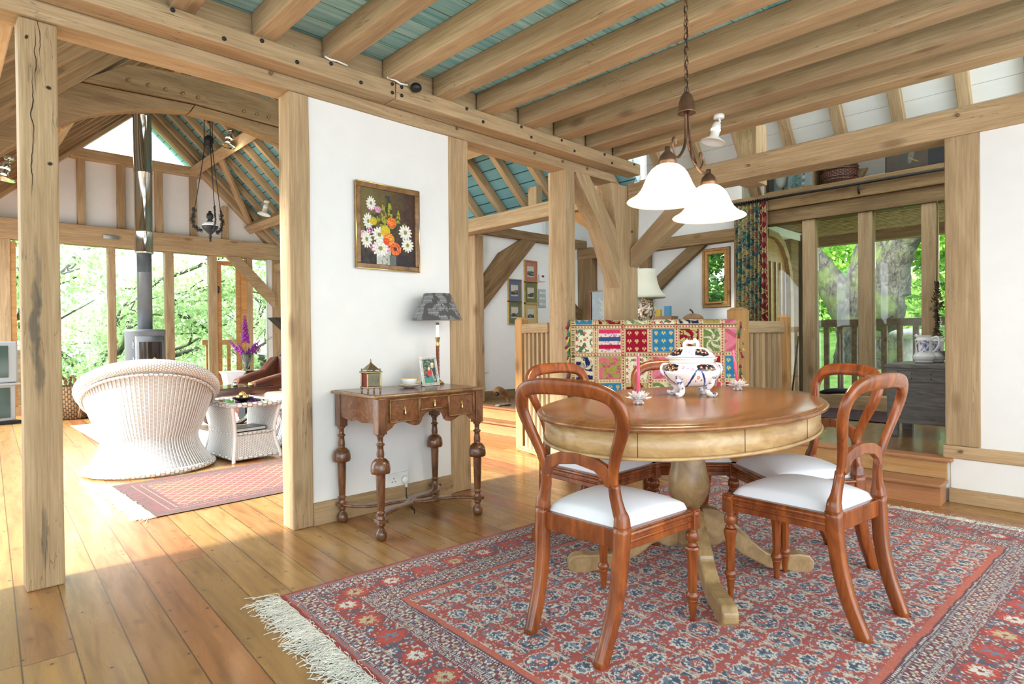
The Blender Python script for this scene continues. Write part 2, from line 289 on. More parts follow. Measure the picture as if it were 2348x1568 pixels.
# ------------------------------------------------------------------ mesh helpers
class MB:
    def __init__(s): s.v = []; s.f = []; s.uv = []; s.sm = []
    def add(s, v, f, smooth=False, uv=None):
        o = len(s.v); s.v += [tuple(p) for p in v]; s.f += [tuple(i+o for i in q) for q in f]; s.sm += [smooth]*len(f)
        if uv is None: s.uv += [None]*len(f)
        else: s.uv += uv
        return s
    def box(s, c, d, rz=0, R=None):
        x, y, z = d[0]/2, d[1]/2, d[2]/2
        vs = [Vector(p) for p in ((-x,-y,-z),(x,-y,-z),(x,y,-z),(-x,y,-z),(-x,-y,z),(x,-y,z),(x,y,z),(-x,y,z))]
        R = R or Matrix.Rotation(rz, 3, 'Z'); vs = [R @ p + Vector(c) for p in vs]
        return s.add(vs, [(0,3,2,1),(4,5,6,7),(0,1,5,4),(1,2,6,5),(2,3,7,6),(3,0,4,7)])
    def bar(s, a, b, w, h, up=(0,0,1)):
        a, b = Vector(a), Vector(b); t = (b-a); L = t.length; t.normalize(); u = Vector(up)
        sd = t.cross(u).normalized(); u2 = sd.cross(t)
        R = Matrix((t, sd, u2)).transposed(); return s.box((a+b)/2, (L, w, h), R=R)
    def prism(s, poly, t0, t1, plane='xz'):
        n = len(poly)
        f = {'xz': lambda p, t: (p[0], t, p[1]), 'xy': lambda p, t: (p[0], p[1], t), 'yz': lambda p, t: (t, p[0], p[1])}[plane]
        v = [f(p, t0) for p in poly]+[f(p, t1) for p in poly]
        fs = [tuple(range(n)), tuple(range(2*n-1, n-1, -1))]+[(i, i+n, (i+1) % n+n, (i+1) % n) for i in range(n)]
        return s.add(v, fs)
    def lathe(s, prof, seg=24, c=(0,0,0), sx=1, sy=1, smooth=True, M4=None):
        v = []; f = []; uv = []
        for r, z in prof:
            for k in range(seg):
                a = 2*PI*k/seg; p = Vector((r*math.cos(a)*sx, r*math.sin(a)*sy, z))
                if M4: p = M4 @ p
                v.append(p+Vector(c))
        n = len(prof)
        for i in range(n-1):
            for k in range(seg):
                k2 = (k+1) % seg; f.append((i*seg+k, i*seg+k2, (i+1)*seg+k2, (i+1)*seg+k))
                uv.append([(k/seg, i/(n-1)), ((k+1)/seg, i/(n-1)), ((k+1)/seg, (i+1)/(n-1)), (k/seg, (i+1)/(n-1))])
        if prof[0][0] > 1e-6: f.append(tuple(range(seg-1, -1, -1))); uv.append(None)
        if prof[-1][0] > 1e-6: f.append(tuple((n-1)*seg+k for k in range(seg))); uv.append(None)
        return s.add(v, f, smooth, uv)
    def tube(s, pts, r, seg=8, closed=False, normal=None, rd=None, sq=1.0, ur=1, vr=1):
        # r: half width (across), rd: half depth (along `normal`); lists allowed; sq<1 squarer section
        P = [Vector(p) for p in pts]; n = len(P); rs = r if isinstance(r, (list, tuple)) else [r]*n
        rds = rs if rd is None else (rd if isinstance(rd, (list, tuple)) else [rd]*n)
        v = []; f = []; uv = []; prev = None
        for i in range(n):
            if closed: t = P[(i+1) % n]-P[i-1]
            else: t = P[min(i+1, n-1)]-P[max(i-1, 0)]
            if t.length < 1e-9: t = Vector((0,0,1))
            t.normalize()
            if normal is not None: N = Vector(normal)
            elif prev is None: N = Vector((0,0,1)) if abs(t.z) < .9 else Vector((1,0,0))
            else: N = prev
            N = (N - t*N.dot(t))
            if N.length < 1e-6: N = t.orthogonal()
            N.normalize(); prev = N; S = N.cross(t)
            for k in range(seg):
                a = 2*PI*k/seg; ca, sa = math.cos(a), math.sin(a)
                ca = math.copysign(abs(ca)**sq, ca); sa = math.copysign(abs(sa)**sq, sa)
                v.append(P[i]+S*ca*rs[i]+N*sa*rds[i])
        m = n if closed else n-1
        for i in range(m):
            j = (i+1) % n
            for k in range(seg):
                k2 = (k+1) % seg; f.append((i*seg+k, j*seg+k, j*seg+k2, i*seg+k2))
                uv.append([(i/m*ur, k/seg*vr), ((i+1)/m*ur, k/seg*vr), ((i+1)/m*ur, (k+1)/seg*vr), (i/m*ur, (k+1)/seg*vr)])
        if not closed: f.append(tuple(range(seg))); f.append(tuple((n-1)*seg+k for k in range(seg-1, -1, -1))); uv += [None, None]
        return s.add(v, f, True, uv)
    def ball(s, c, r, seg=12, rings=8, sz=1, sx=1, sy=1):
        pr = [(r*math.sin(PI*i/rings), -r*sz*math.cos(PI*i/rings)) for i in range(rings+1)]
        pr[0] = (1e-5, pr[0][1]); pr[-1] = (1e-5, pr[-1][1]); return s.lathe(pr, seg, c, sx, sy)
    def grid(s, fn, nu, nv, smooth=True, closed_u=False, ur=1, vr=1):
        v = [fn(i/(nu), j/(nv)) for j in range(nv+1) for i in range(nu+(0 if closed_u else 1))]
        w = nu if closed_u else nu+1; f = []; uv = []
        for j in range(nv):
            for i in range(nu):
                i2 = (i+1) % w; f.append((j*w+i, j*w+i2, (j+1)*w+i2, (j+1)*w+i))
                uv.append([(i/nu*ur, j/nv*vr), ((i+1)/nu*ur, j/nv*vr), ((i+1)/nu*ur, (j+1)/nv*vr), (i/nu*ur, (j+1)/nv*vr)])
        return s.add(v, f, smooth, uv)
    def o(s, name, mat, parent=None, loc=(0,0,0), rot=(0,0,0), bevel=0, fix=False, **tags):
        me = bpy.data.meshes.new(name); me.from_pydata(s.v, [], s.f); me.materials.append(M[mat] if isinstance(mat, str) else mat)
        me.polygons.foreach_set('use_smooth', s.sm)
        if any(u is not None for u in s.uv):
            L = me.uv_layers.new(name='UVMap'); d = []
            for q, u in zip(s.f, s.uv): d += [c for k in range(len(q)) for c in (u[k] if u else (0, 0))]
            L.data.foreach_set('uv', d)
        me.update()
        if fix:
            b = bmesh.new(); b.from_mesh(me); bmesh.ops.recalc_face_normals(b, faces=b.faces); b.to_mesh(me); b.free()
        ob = bpy.data.objects.new(name, me); COL.objects.link(ob); ob.location = loc; ob.rotation_euler = rot
        if parent: ob.parent = parent
        if bevel:
            bv = ob.modifiers.new('bevel', 'BEVEL'); bv.width = bevel; bv.segments = 2; bv.limit_method = 'ANGLE'
        for k, x in tags.items(): ob[k] = x
        return ob
def tag(o, label, cat, group=None, kind=None):
    if label: o['label'] = label
    if cat: o['category'] = cat
    if group: o['group'] = group
    if kind: o['kind'] = kind
    return o
def thing(name, label, cat, loc=(0,0,0), rz=0, group=None):
    o = bpy.data.objects.new(name, None); COL.objects.link(o); o.location = loc; o.rotation_euler = (0, 0, rz); o.empty_display_size = .1
    return tag(o, label, cat, group)
def structure(o): o['kind'] = 'structure'; return o
def copy_tree(o, parent=None, loc=None, rz=None):
    c = o.copy(); COL.objects.link(c)
    if parent: c.parent = parent
    if loc is not None: c.location = loc
    if rz is not None: c.rotation_euler = (0, 0, rz)
    for ch in list(o.children): copy_tree(ch, c)
    return c
def timber(name, a, b, w, h, mat='oak', up=(0,0,1), label=None, cat=None, group=None, parent=None, bevel=.007, kind=None):
    """oak member from a to b (centre line); w across, h along `up`; local x = length"""
    a, b = Vector(a), Vector(b); t = b-a; L = t.length; t.normalize(); u = Vector(up)
    if abs(t.dot(u)) > .99: u = Vector((0, 1, 0))
    sd = u.cross(t).normalized(); u2 = t.cross(sd)
    mb = MB(); n = max(1, int(L/.35))
    j = .0016
    v = []
    for i in range(n+1):
        x = L*i/n
        for (sy, sz) in ((-1,-1),(1,-1),(1,1),(-1,1)):
            v.append((x, sy*w/2+random.uniform(-j, j), sz*h/2+random.uniform(-j, j)))
    f = [(0, 3, 2, 1), tuple(n*4+k for k in (0, 1, 2, 3))]
    for i in range(n):
        for k in range(4):
            k2 = (k+1) % 4; f.append((i*4+k, i*4+k2, i*4+4+k2, i*4+4+k))
    mb.add(v, f); ob = mb.o(name, mat, None, bevel=bevel)
    if parent: ob.parent = parent
    ob.matrix_basis = Matrix.Translation(a) @ Matrix((t, sd, u2)).transposed().to_4x4()
    return tag(ob, label, cat, group, kind)
def post(name, x0, x1, y0, y1, z0, z1, mat='oak', label=None, cat='post', group=None):
    return timber(name, ((x0+x1)/2, (y0+y1)/2, z0), ((x0+x1)/2, (y0+y1)/2, z1), x1-x0, y1-y0, mat, up=(0, 1, 0), label=label, cat=cat, group=group)
def boxo(name, lo, hi, mat, parent=None, bevel=0, **k):
    c = [(a+b)/2 for a, b in zip(lo, hi)]; d = [b-a for a, b in zip(lo, hi)]
    return MB().box((0, 0, 0), d).o(name, mat, parent, loc=c, bevel=bevel, **k)
def grain(o, d):
    R = Vector(d).to_track_quat('X', 'Z').to_matrix().to_4x4(); o.data.transform(R.inverted()); o.matrix_basis = o.matrix_basis @ R
def vcol(o, cols):
    me = o.data; a = me.color_attributes.new('Col', 'FLOAT_COLOR', 'POINT')
    c = np.ones((len(me.vertices), 4), dtype=np.float32); c[:, :3] = cols; a.data.foreach_set('color', c.ravel())
def np_grid(name, nx, ny, pos, mat, parent=None, cols=None, smooth=True, loc=(0,0,0), rot=(0,0,0)):
    """pos: (ny+1, nx+1, 3) array"""
    me = bpy.data.meshes.new(name); nv = (nx+1)*(ny+1); me.vertices.add(nv); me.vertices.foreach_set('co', pos.reshape(-1).astype(np.float32))
    idx = np.arange(nv).reshape(ny+1, nx+1); q = np.stack([idx[:-1, :-1], idx[:-1, 1:], idx[1:, 1:], idx[1:, :-1]], -1).reshape(-1, 4)
    me.loops.add(q.size); me.loops.foreach_set('vertex_index', q.ravel().astype(np.int32)); me.polygons.add(len(q))
    me.polygons.foreach_set('loop_start', np.arange(0, q.size, 4, dtype=np.int32)); me.polygons.foreach_set('loop_total', np.full(len(q), 4, dtype=np.int32))
    me.update(calc_edges=True); me.polygons.foreach_set('use_smooth', [smooth]*len(q)); me.materials.append(M[mat])
    ob = bpy.data.objects.new(name, me); COL.objects.link(ob); ob.location = loc; ob.rotation_euler = rot
    if parent: ob.parent = parent
    if cols is not None: vcol(ob, cols.reshape(-1, 3))
    return ob
LIN = lambda r, g, b: np.array(srgb(r, g, b)[:3])
def vnoise(x, y, seed=0):
    xi = np.floor(x).astype(int); yi = np.floor(y).astype(int); fx = x-xi; fy = y-yi
    fx = fx*fx*(3-2*fx); fy = fy*fy*(3-2*fy)
    h = lambda a, b: ((np.sin(a*127.1+b*311.7+seed*74.7)*43758.5453) % 1.0)
    return (h(xi, yi)*(1-fx)+h(xi+1, yi)*fx)*(1-fy)+(h(xi, yi+1)*(1-fx)+h(xi+1, yi+1)*fx)*fy
def fbm(x, y, seed=0, o=3):
    r = 0; a = .5
    for k in range(o): r = r+a*vnoise(x*2**k, y*2**k, seed+k); a *= .5
    return r/(1-.5**o)
def flower(x, y, R, n=8, k=.28): 
    r = np.hypot(x, y); a = np.arctan2(y, x); return r < R*(1-k+k*np.cos(a*n))
# ================================================================== SETTING
S = structure
S(boxo('floor', (-2.2, -2.2, -.12), (4.56, 11.6, 0), 'boards'))
S(boxo('floor_upper', (4.56, -1.2, .24), (8.4, 2.08, .265), 'boards_upper'))
S(boxo('floor_landing', (4.56, 3.95, .24), (8.4, 5.75, .265), 'boards_upper'))
S(boxo('floor_passage', (5.7, 2.08, .24), (8.4, 3.95, .265), 'boards_upper'))
S(boxo('floor_stairwell', (4.56, 1.9, -.14), (5.7, 4.1, -.02), 'boards_upper'))
S(boxo('ceiling', (-2.2, -2.2, 2.672), (4.56, 3.2, 2.74), 'teal_ceiling'))
S(boxo('wall_partition', (1.50, 3.182, 0), (2.52, 3.30, 2.40), 'white_wall'))
S(boxo('baseboard_partition', (1.512, 3.158, 0), (2.49, 3.181, .125), 'oak', bevel=.003))
S(boxo('wall_step_base', (4.53, -2.2, -.1), (4.75, 2.06, .238), 'white_wall'))
S(boxo('sun_block_upper', (4.52, -2.2, 2.74), (4.56, 3.3, 5.5), 'white_wall')); S(boxo('sun_block_far', (4.98, 3.3, 2.42), (5.02, 9.0, 5.5), 'white_wall')); S(boxo('sun_block_top', (4.7, 4.6, 5.5), (8, 9, 5.55), 'white_wall')); S(boxo('wall_far_end', (5.0, 8.9, .2), (8, 9.0, 5.5), 'white_wall'))  # unseen upper walls and slab added to keep the sun off the far rooms
# right hand wall (faces -x)
S(boxo('wall_right', (4.53, -2.2, .28), (4.62, .66, 2.26), 'white_wall'))
S(boxo('wall_plinth', (4.525, -2.2, 0), (4.62, .795, .27), 'white_wall'))
S(boxo('baseboard_right', (4.492, -2.2, 0), (4.524, .80, .085), 'oak_y', bevel=.003))
S(boxo('wall_reveal', (4.64, .62, .265), (6.8, .70, 2.38), 'white_wall'))
# walls of the far upper room
S(boxo('wall_pictures', (4.66, 5.6, .265), (6.15, 5.68, 2.32), 'white_wall'))
S(boxo('wall_living_right', (4.64, 5.68, 0), (4.70, 10.9, 2.27), 'white_wall'))
S(boxo('baseboard_pictures', (4.86, 5.575, .265), (6.15, 5.6, .37), 'oak_dark', bevel=.003))
S(boxo('wall_eaves', (6.88, 3.22, 2.15), (6.94, 9.0, 3.1), 'white_wall')); S(boxo('wall_far_left', (6.08, 5.68, .2), (6.14, 8.9, 3.9), 'white_wall')); S(boxo('wall_far_right', (6.9, 5.6, .2), (6.96, 9.0, 2.2), 'white_wall'))
S(boxo('sun_block_left', (-5.5, -2.2, 2.35), (-2.25, 3.3, 2.42), 'white_wall'))  # unseen overhang added to stop sun entering the left wall openings
mb = MB()                                   # back wall with one window opening (x = 6.86)
for y0, y1, z0, z1 in ((3.20, 3.345, .265, 2.15), (3.345, 3.71, .265, 1.37), (3.345, 3.71, 2.095, 2.15), (3.71, 4.86, .265, 2.15), (4.86, 5.10, .265, 1.0), (5.10, 5.6, .265, 2.15)):
    mb.box((6.90, (y0+y1)/2, (z0+z1)/2), (.10, y1-y0, z1-z0))
S(mb.o('wall_back', 'white_wall'))
# dining room: wall on the left with window openings, unseen wall added to block sun beside the first post
mb = MB()
for y0, y1, z0, z1 in ((-2.2, 3.3, 0, .55), (-2.2, 3.3, 2.15, 2.7), (-2.2, -1.6, .55, 2.15), (-.3, .1, .55, 2.15), (1.4, 1.8, .55, 2.15), (3.0, 3.3, .55, 2.15)):
    mb.box((-2.25, (y0+y1)/2, (z0+z1)/2), (.1, y1-y0, z1-z0))
S(mb.o('wall_left', 'white_wall'))
S(boxo('sun_block_return', (-2.2, 3.20, 0), (.06, 3.32, 2.7), 'white_wall'))
# living room gable infill between the timbers
S(MB().prism([(.2, 2.6), (4.75, 2.6), (4.42, 2.75), (3.30, 3.9), (1.54, 3.9), (.42, 2.75)], 11.05, 11.12, 'xz').o('wall_gable', 'white_wall'))
# roofs (boards above the rafters)
rs = .95; RX = 2.42; RZ = 4.67
def rz(x, off=0): return RZ-rs*abs(x-RX)+off
def slab(name, x0, x1, y0, y1, zf, mat, th=.03):
    L = math.hypot(x1-x0, zf(x1)-zf(x0)); a = math.atan2(zf(x1)-zf(x0), x1-x0)
    o = MB().box((L/2, (y1-y0)/2, th/2), (L, y1-y0, th)).o(name, mat, loc=(x0, y0, zf(x0)), rot=(0, -a, 0)); return S(o)
slab('ceiling_roof_right', RX, 4.97, 3.34, 11.6, lambda x: rz(x, .20), 'teal_roof')
slab('ceiling_roof_left', .05, RX, 3.34, 11.6, lambda x: rz(x, .20), 'pale_roof')
wz = lambda x: 2.60+1.3*(7.25-x)
slab('ceiling_roof_white', 5.5, 7.25, -2.2, 4.6, wz, 'white_roof')
slab('ceiling_roof_far', 5.0, 7.25, 4.6, 9.0, wz, 'teal_roof')
S(boxo('wall_dormer', (7.16, .72, 2.60), (7.2, 3.1, 3.0), 'white_wall'))
# ================================================================== TIMBER FRAME
T = timber
post('oak_post', .268, .398, 3.185, 3.30, 0, 2.38, 'oak_marked', label='tall oak post with knots and long cracks, leftmost and nearest in the photo')
post('oak_post', 1.395, 1.512, 3.165, 3.30, 0, 2.38, label='oak post with a sunlit left face at the left edge of the white partition wall')
post('oak_post', 2.49, 2.65, 3.165, 3.30, 0, 2.38, label='oak post behind the small dark lampshade, at the right edge of the white partition')
post('oak_post', 3.665, 3.775, 3.165, 3.36, 0, 2.385, label='oak post with two pegs, left of the patchwork throw')
# jowled post where beams meet
mb = MB(); mb.prism([(4.40, 0), (4.66, 0), (4.66, 1.7), (4.70, 2.38), (4.27, 2.38), (4.38, 1.75), (4.40, 1.2)], 3.165, 3.36, 'xz')
o = mb.o('oak_post', 'oak', bevel=.008, rot=(0, 0, 0)); tag(o, 'oak post flaring at its top where three beams and braces meet, behind the throw', 'post')
def rot_grain(o, deg=90):
    # turn a mesh so that its local x axis is the grain direction
    R = Matrix.Rotation(math.radians(-deg), 4, 'Y'); o.data.transform(R.inverted()); o.matrix_basis = o.matrix_basis @ R
rot_grain(o)
post('oak_post', 4.525, 4.64, .646, .824, .345, 2.25, label='oak post with a long split standing on the sill beside the white right wall')
T('main_beam', (-1.2, 3.245, 2.475), (4.32, 3.245, 2.475), .165, .19, label='long oak main beam above the white partition wall', cat='beam')
T('bearer_beam', (-1.2, 3.085, 2.497), (1.98, 3.085, 2.497), .13, .096, label='left length of the pegged oak bearer fixed along the main beam', cat='beam')
T('bearer_beam', (1.985, 3.085, 2.497), (4.50, 3.085, 2.497), .13, .096, label='right length of the pegged oak bearer fixed along the main beam', cat='beam')
T('cross_beam', (4.60, -2.2, 2.325), (4.60, 3.16, 2.325), .20, .17, label='long oak beam running above the post and white wall on the right', cat='beam')
T('eaves_beam', (4.60, 3.36, 2.335), (4.60, 11.0, 2.335), .20, .15, label='oak eaves beam carrying the blue roof rafters right of the partition', cat='beam')
T('sill_beam', (4.58, -2.2, .305), (4.58, .835, .305), .13, .08, label='horizontal oak sill beam at the foot of the right wall post', cat='beam')
tag(T('blocking_board', (-1.2, 3.10, 2.608), (4.4, 3.10, 2.608), .05, .127), 'upright oak boards closing the gaps between the joist ends', 'board')
ords = ['first', 'second', 'third', 'fourth', 'fifth', 'sixth', 'seventh', 'eighth', 'ninth', 'tenth']
jx = [(.79, .895), (1.166, 1.27), (1.538, 1.648), (1.918, 2.03), (2.28, 2.40), (2.64, 2.78), (3.03, 3.17), (3.41, 3.55), (3.79, 3.945), (4.15, 4.31)]
for i, (a, b) in enumerate(jx):
    x = (a+b)/2
    T('ceiling_joist', (x, -2.2, 2.6085), (x, 3.06, 2.6085), b-a, .127, 'oak', label=f'oak ceiling joist, {ords[i]} from the left where they meet the main beam', cat='joist', group='oak ceiling joists')
for x in (.02, .41):
    T('ceiling_joist', (x, -2.2, 2.6085), (x, 3.06, 2.6085), .11, .127, 'oak', label='oak ceiling joist at the top left edge of the photo', cat='joist', group='oak ceiling joists')
# pegs on the bearer and the main beam
pegs = [(.80, 0), (1.02, 1), (1.20, 0), (1.38, 1), (1.57, 0), (1.75, 1), (1.955, 0), (1.955, 1), (2.02, 0), (2.02, 1), (2.52, 0), (2.66, 1), (3.02, 0), (3.12, 1), (3.45, 0), (3.60, 1), (3.98, 0), (4.08, 1), (4.40, 0)]
p0 = MB().lathe([(.0105, 0), (.0105, .006), (.006, .010), (1e-4, .011)], 8, smooth=False)
pm = p0.o('bolt_head', 'iron', loc=(pegs[0][0], 3.02, 2.53), rot=(PI/2, 0, 0)); tag(pm, 'small dark bolt head in the oak bearer', 'bolt', 'bolt heads along the bearer beam')
for x, r in pegs[1:]:
    c = pm.copy(); COL.objects.link(c); c.location = (x, 3.02, 2.525 if r == 0 else 2.475)
pg = MB().lathe([(.011, 0), (.011, .012), (1e-4, .014)], 7, smooth=False)
pq = pg.o('oak_peg', 'pegwood', loc=(1.30, 3.162, 2.44), rot=(PI/2, 0, 0)); tag(pq, 'small round oak peg in the timber frame', 'peg', 'oak pegs in the frame')
for loc, rot in (((2.55, 3.162, 2.44), (PI/2, 0, 0)), ((3.3, 3.162, 2.43), (PI/2, 0, 0)), ((3.62, 3.162, 2.43), (PI/2, 0, 0)), ((3.93, 3.162, 2.43), (PI/2, 0, 0)), ((4.56, 3.16, 1.98), (PI/2, 0, 0)), ((4.57, 3.16, 1.78), (PI/2, 0, 0)), 
                 ((4.498, .75, 2.36), (0, -PI/2, 0)), ((4.498, 2.05, 2.33), (0, -PI/2, 0)), ((4.515, .74, .315), (0, -PI/2, 0)), ((4.39, 3.3, 1.0), (0, -PI/2, 0))):
    c = pq.copy(); COL.objects.link(c); c.location = loc; c.rotation_euler = rot
BR1 = [(3.80, 2.385), (3.968, 2.385), (4.321, 1.996), (4.52, 1.642), (4.545, 1.268), (4.50, 1.267), (4.116, 1.972), (3.80, 2.36)]
def brace(pts, w, th, frame, label, mat='oak', name='oak_brace', deg=0):
    """curved brace; pts = polygon in the frame plane"""
    pl, t = frame; o = MB().prism(pts, t-th/2, t+th/2, pl).o(name, mat, bevel=.006, fix=True); tag(o, label, 'brace'); return o
# brace in the partition plane from the third post top down to the jowled post
o = brace(BR1, 0, .15, ('xz', 3.242), 'long oak brace slanting from the throw post up to the main beam'); grain(o, (.5, 0, -.87))
o = brace([(3.16, 1.82), (3.16, 1.66), (2.32, 2.235), (2.66, 2.235)], 0, .12, ('yz', 4.59), 'oak brace rising right from the flared post behind the lampshades')
grain(o, (0, -.8, .6))
o = brace([(3.37, 1.72), (3.37, 1.92), (3.62, 2.255), (3.98, 2.255), (3.70, 2.10), (3.50, 1.90)], 0, .12, ('yz', 4.6), 'short curved oak brace coloured orange as if lit, behind the long brace', 'oak_orange'); grain(o, (0, .75, .66))  # orange base colour stands in for warm light on this brace
# far upper room timbers
post('oak_post', 4.66, 4.80, 5.46, 5.60, .265, 2.26, label='oak post just right of the partition, at the left end of the pictures wall')
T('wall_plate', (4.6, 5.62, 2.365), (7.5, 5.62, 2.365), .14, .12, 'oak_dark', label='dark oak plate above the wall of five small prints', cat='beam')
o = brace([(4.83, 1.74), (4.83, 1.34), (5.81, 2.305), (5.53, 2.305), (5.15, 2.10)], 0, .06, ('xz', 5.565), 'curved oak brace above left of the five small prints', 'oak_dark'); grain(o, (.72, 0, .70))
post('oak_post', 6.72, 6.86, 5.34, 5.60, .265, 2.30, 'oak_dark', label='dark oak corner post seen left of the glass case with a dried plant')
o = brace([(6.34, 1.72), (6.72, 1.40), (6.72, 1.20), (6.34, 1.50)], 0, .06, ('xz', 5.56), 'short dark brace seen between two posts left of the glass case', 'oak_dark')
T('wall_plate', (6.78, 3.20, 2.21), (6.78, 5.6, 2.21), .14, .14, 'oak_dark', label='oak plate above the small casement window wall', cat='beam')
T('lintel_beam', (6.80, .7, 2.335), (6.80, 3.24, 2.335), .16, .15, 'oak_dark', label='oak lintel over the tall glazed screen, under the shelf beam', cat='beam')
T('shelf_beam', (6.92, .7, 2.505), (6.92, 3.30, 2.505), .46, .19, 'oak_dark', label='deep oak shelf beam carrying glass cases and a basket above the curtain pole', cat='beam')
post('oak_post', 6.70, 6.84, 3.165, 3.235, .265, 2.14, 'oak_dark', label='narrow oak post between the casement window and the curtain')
for y0, y1, lab in ((2.36, 2.49, 'oak mullion post of the glazed screen, nearest the curtain'), (1.82, 1.95, 'middle oak mullion post of the glazed screen before the oak tree'), (1.29, 1.41, 'oak mullion post of the glazed screen behind the white jugs')):
    post('screen_post', 6.74, 6.86, y0, y1, .36, 2.26, label=lab)
T('screen_sill', (6.80, .72, .34), (6.80, 3.2, .34), .14, .15, label='oak sill rail at the foot of the glazed screen', cat='beam')
o = MB().prism([(4.52, 1.42), (4.52, 1.66), (3.86, 2.14), (3.62, 2.14), (4.0, 1.86)], 6.76, 6.84, 'yz').o('oak_brace', 'oak_dark', bevel=.006, fix=True); tag(o, 'curved oak brace between the cream table lampshade and the casement window', 'brace'); grain(o, (0, -.85, .55))
post('oak_post', 6.74, 6.84, 4.42, 4.56, .265, 2.14, 'oak_dark', label='dark oak post half hidden behind the cream table lampshade')
# structure glass of the screen
for i, (y0, y1) in enumerate(((2.50, 3.16), (1.96, 2.35), (1.42, 1.81), (.72, 1.28))):
    S(boxo(f'window_{i+1}', (6.80, y0, .41), (6.806, y1, 2.26), 'glass'))
# casement window in the back wall
w5 = S(boxo('window_5', (6.855, 3.40, 1.42), (6.861, 3.655, 2.05), 'glass'))
def frame4(y0, y1, z0, z1, x, wd, dp):
    mb = MB(); mb.box((x, (y0+y1)/2, z0+wd/2), (dp, y1-y0, wd)); mb.box((x, (y0+y1)/2, z1-wd/2), (dp, y1-y0, wd))
    mb.box((x, y0+wd/2, (z0+z1)/2), (dp, wd, z1-z0-2*wd)); mb.box((x, y1-wd/2, (z0+z1)/2), (dp, wd, z1-z0-2*wd)); return mb
f5 = frame4(3.352, 3.703, 1.378, 2.088, 6.875, .028, .10).o('window_frame', 'oak_orange', bevel=.003); f5.parent = w5; f5.location = -w5.location
f6 = frame4(3.385, 3.672, 1.41, 2.058, 6.85, .035, .04).o('casement', 'oak_orange', bevel=.003); f6.parent = w5; f6.location = -w5.location
h5 = MB().tube([(6.82, 3.405, 1.75), (6.80, 3.405, 1.74), (6.80, 3.41, 1.70), (6.80, 3.43, 1.67)], .006, 6).o('window_handle', 'iron'); h5.parent = w5; h5.location = -w5.location
h6 = MB().tube([(6.82, 3.65, 1.428), (6.80, 3.64, 1.418), (6.80, 3.45, 1.418), (6.80, 3.42, 1.43)], .005, 6).o('window_stay', 'iron'); h6.parent = w5; h6.location = -w5.location
# small window beyond the glass case
S(boxo('window_6', (6.88, 4.86, 1.0), (6.886, 5.10, 2.15), 'glass'))
# white roof rafters
ry = [.0, .60, 1.08, 1.60, 2.12, 2.64, 3.16, 3.70, 4.24]
for i, y in enumerate(ry):
    T('white_roof_rafter', (7.22, y, wz(7.22)-.05), (5.5, y, wz(5.5)-.05), .105, .09, 'oak', up=(1, 0, 1.0), label='oak rafter on the white boarded slope above the long right beam', cat='rafter', group='rafters on the white boarded roof slope')
T('stub_post', (4.80, 2.16, 2.25), (4.80, 2.16, 2.73), .20, .16, 'oak', up=(0, 1, 0), label='short oak stub with a centre split standing up behind the right beam', cat='post')
T('stub_post', (4.62, 4.42, 2.40), (4.62, 4.42, 2.62), .10, .12, 'oak', up=(0, 1, 0), label='short oak stub standing on the eaves beam under the blue rafters', cat='post')
T('dormer_brace', (7.13, 2.15, 2.60), (7.13, 1.85, 3.0), .05, .10, 'oak', up=(0, 1, 0), label='slanting oak brace against white plaster between the basket and the bird picture', cat='brace')
# ---- living room roof: ridge, purlins, rafters, trusses
T('ridge_beam', (RX, 3.34, 4.72), (RX, 11.0, 4.72), .08, .16, label='oak ridge beam of the living room roof', cat='beam')
for x, lab in ((3.22, 'upper oak purlin of the blue roof slope, carrying a lit spotlight'), (4.12, 'lower oak purlin of the blue roof slope, carrying an unlit white spotlight')):
    T('purlin', (x, 3.34, rz(x, -.02)), (x, 11.0, rz(x, -.02)), .15, .17, 'oak', up=(.7, 0, .72), label=lab, cat='purlin')
for x, lab in ((.95, 'oak purlin of the left roof slope behind the first post'),):
    T('purlin', (x, 7.4, rz(x, -.02)), (x, 11.0, rz(x, -.02)), .15, .17, 'oak', up=(-.7, 0, .72), label=lab, cat='purlin')
y = 3.55
while y < 10.9:
    T('blue_roof_rafter', (RX+.03, y, rz(RX+.03, .13)), (4.93, y, rz(4.93, .13)), .07, .095, 'oak', up=(1, 0, 1), label='oak rafter against the blue boarded roof slope', cat='rafter', group='rafters on the blue boarded roof slope')
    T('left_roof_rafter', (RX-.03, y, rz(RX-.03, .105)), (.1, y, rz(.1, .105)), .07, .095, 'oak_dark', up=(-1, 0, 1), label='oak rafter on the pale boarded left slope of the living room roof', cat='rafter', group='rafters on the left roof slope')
    y += .40
def principal(y, side, lab, dep=.25, lo=0):
    xe = RX+side*(2.2 if side > 0 else 2.25)
    n = (side*.69, 0, .725)
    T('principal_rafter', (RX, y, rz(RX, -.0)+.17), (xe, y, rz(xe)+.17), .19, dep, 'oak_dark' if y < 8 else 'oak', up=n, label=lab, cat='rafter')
principal(11.0, 1, 'thick oak principal rafter at the right of the gable window'); principal(11.0, -1, 'thick oak principal rafter at the left of the gable window')
principal(6.4, -1, 'dark oak principal rafter rising from the first post above the arched collar'); principal(6.4, 1, 'dark oak principal rafter of the arched truss, right side')
